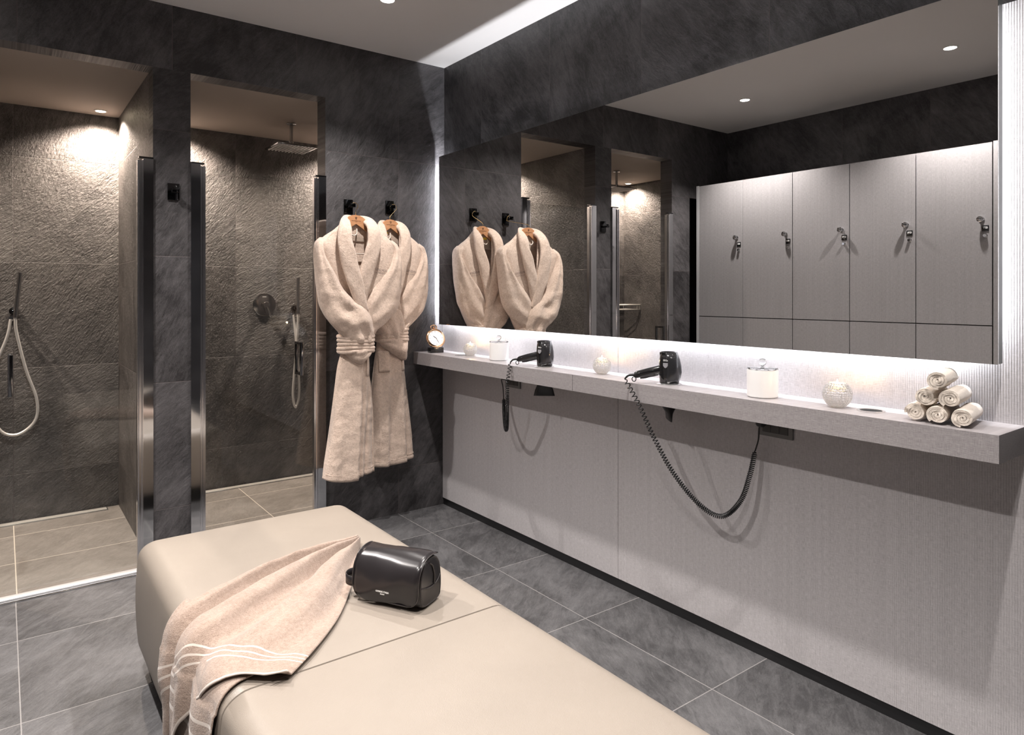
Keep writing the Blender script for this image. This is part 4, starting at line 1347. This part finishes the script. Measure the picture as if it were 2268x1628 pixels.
        o = mesh_obj('pocket', bm, M_robe, e, 180)
        md = o.modifiers.new('thickness', 'SOLIDIFY'); md.thickness = 0.005; md.offset = 0
    if var == 0: pocket(0.036, 0.062, 0.846, 0.950)
    else:
        pocket(-0.096, -0.030, 0.846, 0.965)
        pocket(0.060, 0.086, 0.846, 0.955)
    # ---- belt wound several times round the cuffs
    bc = (-0.013 if var == 0 else 0.0, -0.018)
    wx, wy = (0.088 if var == 0 else 0.094), 0.066
    zs = [1.057, 1.038, 1.019, 1.000, 0.983] if var == 0 else [1.082, 1.062, 1.042, 1.024]
    for i, z in enumerate(zs):
        pts = []
        for a in range(48):
            an = 2 * PI * a / 48
            ca, sa = math.cos(an), math.sin(an)
            x = bc[0] + wx * (1 + 0.02 * math.sin(i * 2.1 + seed)) * math.copysign(abs(ca) ** 0.8, ca)
            y = bc[1] - wy * math.copysign(abs(sa) ** 0.8, sa)
            pts.append(Vector((x * k, y, z - Z0 + 0.003 * math.sin(an * 2 + i + seed) + 0.002 * nz(x, z, 20))))
        tube('belt', pts, 0.0115, M_robe, e, 10, closed=True)
    # hanging fold of the cuff below the belt
    bm = bmesh.new()
    if var == 0: outl = [(-0.082, 0.992), (-0.072, 0.968), (-0.045, 0.938), (-0.012, 0.918), (0.010, 0.920), (0.040, 0.945), (0.062, 0.975), (0.068, 0.998)]
    else: outl = [(-0.092, 1.030), (-0.080, 1.000), (-0.035, 0.965), (0.025, 0.930), (0.068, 0.908), (0.084, 0.920), (0.090, 0.965), (0.090, 1.030)]
    zt_ = 0.998 if var == 0 else 1.040
    ol = catmull([Vector((p[0], 0, p[1])) for p in outl], 5)
    rows_ = []
    for j in range(9):
        f_ = j / 8
        rw = []
        for i, p in enumerate(ol):
            s_ = i / (len(ol) - 1)
            tx = outl[0][0] + (outl[-1][0] - outl[0][0]) * s_
            x = tx + (p.x - tx) * f_
            z = zt_ + (p.z - zt_) * f_
            edge_ = math.sin(PI * s_) ** 0.5
            y = -0.016 - 0.058 * edge_ - 0.020 * math.sin(PI * min(1, f_ * 0.9 + 0.1)) * edge_ + 0.022 * f_ ** 3 + 0.007 * math.sin(f_ * 11 + s_ * 4 + seed) * edge_
            rw.append(bm.verts.new((x * k, y, z - Z0)))
        rows_.append(rw)
    for A, B in zip(rows_, rows_[1:]):
        for i in range(len(A) - 1): bm.faces.new((A[i], A[i + 1], B[i + 1], B[i]))
    fo_ = mesh_obj('cuff', bm, M_robe, e, 180)
    md = fo_.modifiers.new('thickness', 'SOLIDIFY'); md.thickness = 0.012; md.offset = 0
    # ---- neck tape, label, embroidery
    lx = -0.022
    tube('hanging_loop', catmull([Vector(v) for v in ((lx - 0.024, 0.012, 1.628 - Z0), (lx - 0.020, -0.004, 1.606 - Z0), (lx, -0.010, 1.590 - Z0), (lx + 0.018, -0.006, 1.600 - Z0), (lx + 0.024, 0.004, 1.628 - Z0))], 5), 0.0036, M_whitecord, e, 8)
    box('neck_label', (lx - 0.020, 0.008, 1.620 - Z0), (lx + 0.012, 0.011, 1.634 - Z0), M_yellow, e)
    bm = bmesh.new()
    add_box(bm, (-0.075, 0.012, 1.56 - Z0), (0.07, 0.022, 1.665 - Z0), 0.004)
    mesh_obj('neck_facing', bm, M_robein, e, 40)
    tx_ = 0.104 * k; ty = -0.0660 if var == 0 else -0.0660
    # stitched lettering laid on the cloth of the chest
    def sew(body, size, x, z, rot):
        o = text_mesh('embroidery', body, size, M_stitch, e, (0, 0, 0), (0, 0, 0), 0.0)
        bmt = bmesh.new(); bmt.from_mesh(o.data)
        bmesh.ops.subdivide_edges(bmt, edges=bmt.edges[:], cuts=1)
        cr, sr = math.cos(rot), math.sin(rot)
        for v in bmt.verts:
            px_, pz_ = x + v.co.x * cr + v.co.y * sr, z - v.co.x * sr + v.co.y * cr
            hit, loc_, n_2, fi = to.ray_cast(Vector((px_, -0.6, pz_)), Vector((0, 1, 0)))
            v.co = Vector((px_, (loc_.y if hit else -0.06) - 0.0052, pz_))
        bmt.to_mesh(o.data); bmt.free()
    bpy.context.view_layer.update()
    sew('SPLENDIDE', 0.0165, tx_, 1.410 - Z0, 0.16)
    sew('ROYAL LUGANO', 0.0085, tx_ - 0.004, 1.393 - Z0, 0.16)
    return e
robe(-0.655, Y1, 1.0, 1, 'beige terry bathrobe on the left hook, in front of the other robe', var=0, bk=0.45)
robe(-0.396, Y2, 0.905, 2, 'beige terry bathrobe on the right hook, nearest the mirror', dy_left=0.035, var=1)
# ------------------------------------------------------------------ lockers (seen in the mirror)
LX = -2.46
bnd = [-0.119, -0.520, -0.922, -1.325, -1.730, -2.132]
M_carc = plain('dark locker carcass', (0.035, 0.033, 0.034), 0.5)
M_edge = plain('pale aluminium edge strip', (0.62, 0.62, 0.63), 0.35, 0.5)
nums = ['081', '080', '079', '078', '077']
where = ['at the left end of the row', 'second from the left end of the row', 'in the middle of the row', 'second from the right end of the row', 'at the right end of the row']
for i in range(5):
    y1, y0 = bnd[i], bnd[i + 1]
    e = empty('locker', (LX - 0.02, (y0 + y1) / 2, 0.0), label='grey laminate locker ' + where[i] + ' in the mirror', cat='locker', group='row of grey lockers')
    hw = (y1 - y0) / 2
    box('carcass', (-0.515, -hw + 0.0003, 0.0), (0.0, hw - 0.0003, 2.138), M_carc, e)
    gap = 0.0012 if i == 0 else 0.0026
    gl = 0.0012 if i <= 1 else 0.0026
    for nm, z0, z1 in (('upper_door', 1.1045, 2.138), ('lower_door', 0.062, 1.0985)):
        dmesh = bmesh.new()
        add_box(dmesh, (0.001, -hw + gap, z0), (0.020, hw - gl, z1))
        d = mesh_obj(nm, dmesh, M_locker, e)
        if nm == 'upper_door':
            ky = -hw + 0.053; kz = 1.706
            lathe('knob', [(0, 0.056), (0.010, 0.0555), (0.0165, 0.051), (0.0175, 0.044), (0.0145, 0.037), (0.008, 0.033), (0.0075, 0.026), (0.0135, 0.0235), (0.0145, 0.020)], M_chrome, d, c=(0, ky, kz), n=24, axis='X')
            nb = box('number_plate', (0.0205, ky - 0.036, kz - 0.070), (0.0225, ky - 0.001, kz - 0.035), M_blackgloss, d, 0.0004)
            tm = text_mesh('number', nums[i], 0.016, M_print, nb, (0.0230, ky - 0.0185, kz - 0.049), (PI / 2, 0, PI / 2), 0.0002, bold=True)
            lathe('lock', [(0, 0.034), (0.008, 0.034), (0.0095, 0.031), (0.0095, 0.022), (0.0115, 0.0205)], M_chrome, d, c=(0, ky - 0.018, kz - 0.094), n=20, axis='X')
ep = empty('locker_end_panel', (LX, -0.10, 0), label='pale edged end panel closing the left side of the lockers in the mirror', cat='panel')
box('panel', (-0.535, -0.018, 0.0), (-0.0005, 0.0055, 2.14), M_locker, ep)
box('edge_strip', (0.0, -0.0185, 0.0), (0.003, 0.0055, 2.142), M_edge, ep)
ep = empty('locker_end_panel', (LX, -2.150, 0), label='end panel closing the right side of the lockers in the mirror', cat='panel')
box('panel', (-0.535, -0.012, 0.0), (-0.0005, 0.014, 2.14), M_locker, ep)
box('edge_strip', (0.0, -0.0125, 0.0), (0.003, 0.0125, 2.142), M_locker, ep)
# ------------------------------------------------------------------ shower fittings
def rain(x, y, lab):
    e = empty('rain_shower_head', (x, y, SH), label=lab, cat='rain shower', group='ceiling rain shower heads')
    lathe('ceiling_rose', [(0, 0), (0.030, 0.0), (0.030, -0.006), (0.026, -0.009), (0, -0.009)], M_chrome, e, n=28)
    lathe('drop_arm', [(0.0105, -0.008), (0.0105, -0.115), (0.014, -0.118), (0.014, -0.130), (0.018, -0.134), (0.018, -0.150), (0.008, -0.154), (0, -0.154)], M_chrome, e, n=24)
    hp = box('head_plate', (-0.125, -0.125, -0.162), (0.125, 0.125, -0.153), M_chrome, e, 0.002)
    bm = bmesh.new()
    for i in range(11):
        xx = -0.105 + 0.021 * i
        add_box(bm, (xx - 0.004, -0.112, -0.1645), (xx + 0.004, 0.112, -0.1618))
    mesh_obj('nozzle_strips', bm, plain('pale silicone nozzles', (0.55, 0.53, 0.50), 0.5), hp)['kind'] = 'stuff'
    return e
rain(-0.709, 0.674, 'square chrome rain shower head hanging in the right shower')
rain(-2.300, 0.640, 'square chrome rain shower head of the left shower, seen in the mirror')
def handshower(x, z, lab, hose, lean=0.0):
    e = empty('hand_shower', (x, YS, z), label=lab, cat='hand shower', group='chrome hand showers')
    lathe('wall_bracket', [(0, -0.050), (0.013, -0.050), (0.013, -0.012), (0.022, -0.010), (0.022, 0.0)], M_blackmetal, e, n=24, axis='Y')
    tube('holder', [(-0.006, -0.050, 0.0), (0.020, -0.050, 0.002)], 0.016, M_blackmetal, e, 16)
    tube('hand_piece', [(0.006, -0.062, -0.035), (0.006 + lean * 0.5, -0.063, 0.09), (0.006 + lean, -0.064, 0.215)], 0.0115, M_chrome, e, 16)
    tube('hose', catmull([Vector(p) for p in hose], 9), 0.0080, M_hose, e, 10)
    lathe('hose_outlet', [(0, -0.030), (0.010, -0.030), (0.010, -0.004), (0.018, -0.003), (0.018, 0)], M_chrome, e, c=(-0.014, 0, -0.040), n=20, axis='Y')
handshower(-0.516, 1.178, 'chrome hand shower with hose on the back wall of the right shower',
           [(0.006, -0.062, -0.03), (0.006, -0.060, -0.10), (-0.004, -0.052, -0.30), (-0.020, -0.045, -0.52), (-0.022, -0.042, -0.62), (-0.004, -0.040, -0.690), (0.018, -0.040, -0.63), (0.020, -0.040, -0.50), (0.006, -0.036, -0.28), (-0.008, -0.034, -0.12), (-0.014, -0.030, -0.045)])
handshower(-2.108, 1.185, 'chrome hand shower with wide looping hose in the left shower',
           [(0.006, -0.062, -0.03), (0.012, -0.058, -0.12), (0.055, -0.050, -0.33), (0.104, -0.045, -0.50), (0.098, -0.042, -0.62), (0.020, -0.042, -0.690), (-0.060, -0.042, -0.660), (-0.105, -0.042, -0.52), (-0.085, -0.038, -0.32), (-0.030, -0.034, -0.14), (-0.014, -0.030, -0.045)], 0.022)
M_valve = plain('dark nickel', (0.42, 0.40, 0.38), 0.16, 1.0)
e = empty('shower_mixer', (-0.722, YS + 0.0008, 1.206), label='round dark metal mixer valve on the back wall of the right shower', cat='shower valve')
lathe('valve_plate', [(0, -0.008), (0.074, -0.008), (0.0775, -0.006), (0.0775, 0.0)], M_valve, e, n=56, axis='Y')
lathe('valve_body', [(0, -0.058), (0.0205, -0.058), (0.022, -0.056), (0.022, -0.032), (0.017, -0.030), (0.017, -0.008)], M_valve, e, n=32, axis='Y')
tube('lever', [(0.0, -0.050, -0.010), (0.012, -0.056, -0.045), (0.026, -0.062, -0.085)], [0.0085, 0.008, 0.007], M_valve, e, 12)
bm = bmesh.new(); add_box(bm, (-0.014, -0.0088, 0.0), (0.012, -0.0080, 0.0045)); 
mesh_obj('mark', bm, M_print, e).location = (0, 0, 0.052)
# square door handles: one bar outside, one inside the glass
M_hbar = plain('dark polished handle', (0.20, 0.20, 0.205), 0.12, 1.0)
def door_handle(x, lab):
    e = empty('door_handle', (x, 0.003, 0.94), label=lab, cat='door handle', group='chrome bar handles on the glass doors')
    for nm, s, m in (('outer_bar', -1, M_hbar), ('inner_bar', 1, M_hbar)):
        o = 0.044 * s
        box(nm, (-0.009, min(o, o - 0.012 * s), -0.088), (0.009, max(o, o - 0.012 * s), 0.088), m, e, 0.0015)
        for z in (-0.080, 0.080):
            box('standoff', (-0.009, min(0.0035 * s, o - 0.010 * s), z - 0.007), (0.009, max(0.0035 * s, o - 0.010 * s), z + 0.007), m, e, 0.001)
door_handle(-0.897, 'chrome bar handle on the glass of the right shower')
door_handle(-2.133, 'chrome bar handle on the glass of the left shower')
M_bright = plain('bright satin wire', (0.9, 0.88, 0.84), 0.28, 0.8)
# wire soap basket in the far corner of the left shower
e = empty('soap_basket', (-2.9625, YS + 0.003, 1.125), label='chrome wire soap basket in the far shower corner, seen in the mirror', cat='soap basket')
def frame_loop(z, r=0.003):
    a = 0.24; b = 0.22
    pts = [(0.006, -0.006, z), (a, -0.006, z), (a, -0.05, z), (a * 0.72, -b * 0.72, z), (0.05, -b, z), (0.006, -b, z)]
    return [Vector(p) for p in pts]
for nm, z, r in (('top_rim', 0.045, 0.0042), ('lower_rim', 0.0, 0.0036)):
    tube(nm, frame_loop(z), r * 1.5, M_bright, e, 8, closed=True)
for k in range(9):
    y = -0.015 - 0.022 * k
    xe = 0.238 if y > -0.05 else 0.238 - (abs(y) - 0.05) * 1.12
    tube('base_wire', [(0.008, y, 0.0), (max(0.03, xe), y, 0.0)], 0.0018, M_bright, e, 6)
for p in ((0.24, -0.05), (0.173, -0.158), (0.05, -0.22), (0.24, -0.008), (0.008, -0.22)):
    tube('upright', [(p[0], p[1], 0.0), (p[0], p[1], 0.045)], 0.0024, M_bright, e, 6)
# ------------------------------------------------------------------ lights
def area(name, loc, rot, sx, sy, power, color, spread=PI):
    L = bpy.data.lights.new(name, 'AREA')
    L.shape = 'RECTANGLE'; L.size = sx; L.size_y = sy
    L.energy = power; L.color = color; L.spread = spread
    o = bpy.data.objects.new(name, L)
    o.location = loc; o.rotation_euler = rot
    col.objects.link(o)
    return o
def spot(name, loc, power, color, angle=95, blend=0.6, r=0.025, aim=(0, 0, -1)):
    L = bpy.data.lights.new(name, 'SPOT')
    L.energy = power; L.color = color
    L.spot_size = math.radians(angle); L.spot_blend = blend
    L.shadow_soft_size = r
    o = bpy.data.objects.new(name, L)
    o.location = loc
    o.rotation_euler = Vector(aim).to_track_quat('-Z', 'Y').to_euler()
    col.objects.link(o)
    return o
COOL = (0.93, 0.95, 1.0); NEUT = (1.0, 0.94, 0.90); WARM = (1.0, 0.82, 0.68)
yc = (-2.911 - 0.072) / 2 + 0.0
LEDP = 1.0
# LED strips behind the mirror (down, up, right, left)
area('led_strip_bottom', (-0.030, yc, 1.155), (0, 0, 0), 0.008, 2.72, 15 * LEDP, COOL)
area('led_strip_top', (-0.018, yc, 1.990), (PI, 0, 0), 0.008, 2.72, 17 * LEDP, COOL)
area('led_strip_end', (-0.030, -2.856, 1.6), (-PI / 2, 0, 0), 0.008, 0.88, 3.20 * LEDP, COOL)
area('led_strip_corner', (-0.030, -0.127, 1.6), (PI / 2, 0, 0), 0.008, 0.88, 20 * LEDP, COOL)
# recessed downlights of the room
M_lamp = emit('lamp glow', (1.0, 0.95, 0.90), 60.0)
M_lampw = emit('warm lamp glow', (1.0, 0.82, 0.58), 40.0)
def downlight(x, y, z, lab, grp, lampm, r=0.032):
    e = empty('ceiling_spotlight', (x, y, z), label=lab, cat='ceiling light', group=grp)
    lathe('trim_ring', [(r + 0.008, 0.0), (r + 0.008, -0.003), (r, -0.005), (r, 0.0)], M_white, e, n=32)
    lathe('lamp', [(0, -0.0035), (r * 0.98, -0.0035), (r * 0.98, -0.001), (0, -0.001)], lampm, e, n=24)
    return e
room = [(-0.72, -0.68), (-0.72, -1.98), (-0.72, -3.2), (-2.22, -0.70), (-2.24, -2.0), (-2.22, -3.3)]
labs = ['round ceiling spotlight above the bathrobes', 'round ceiling spotlight over the gap between bench and mirror wall', 'round ceiling spotlight beyond the shelf end, behind the camera',
        'round ceiling spotlight reflected left in the mirror, over the first lockers', 'round ceiling spotlight reflected right in the mirror, over the last locker', 'round ceiling spotlight beside the camera near the lockers']
for (x, y), lb in zip(room, labs):
    downlight(x, y, H, lb, 'recessed ceiling spotlights', M_lamp)
    spot('downlight', (x, y, H - 0.012), 112 if x > -1 else 195, NEUT, 118, 0.72, 0.022)
sh = [(-1.70, 1.05), (-2.87, 1.04), (-1.31, 1.05), (-0.16, 1.04)]
labs = ['small warm spotlight in the left shower ceiling near the slate partition', 'small warm spotlight in the far corner of the left shower, seen in the mirror',
        'small warm spotlight in the right shower ceiling hidden behind the pillar', 'small warm spotlight in the right shower ceiling behind the bathrobe wall']
for (x, y), lb in zip(sh, labs):
    downlight(x, y, SH, lb, 'recessed shower spotlights', M_lampw, 0.026)
    spot('shower_downlight', (x, y, SH - 0.01), 175, WARM, 140, 0.8, 0.02)
# ------------------------------------------------------------------ camera
cam = bpy.data.cameras.new('camera')
cam.sensor_width = 36.0
cam.lens = 1505.0 / 2268 * 36
cam.shift_x = 0.0
cam.shift_y = -(814 - 648.5) / 2268
cam.clip_start = 0.02
co = bpy.data.objects.new('camera', cam)
co.location = (-2.160, -3.569, 1.288)
co.rotation_euler = (PI / 2, 0, -math.atan2(1129, 1505))
col.objects.link(co)
scene.camera = co
w = bpy.data.worlds.new('world')
w.use_nodes = True
w.node_tree.nodes['Background'].inputs[0].default_value = (0.02, 0.02, 0.022, 1)
w.node_tree.nodes['Background'].inputs[1].default_value = 0.3
scene.world = w
vs = scene.view_settings
vs.view_transform = 'Standard'
vs.look = 'None'
vs.exposure = 0.12
vs.gamma = 1.0
vs.use_curve_mapping = False
scene.cycles.max_bounces = 10
scene.cycles.diffuse_bounces = 5
scene.cycles.glossy_bounces = 6
scene.cycles.transparent_max_bounces = 12
scene.cycles.sample_clamp_indirect = 6.0
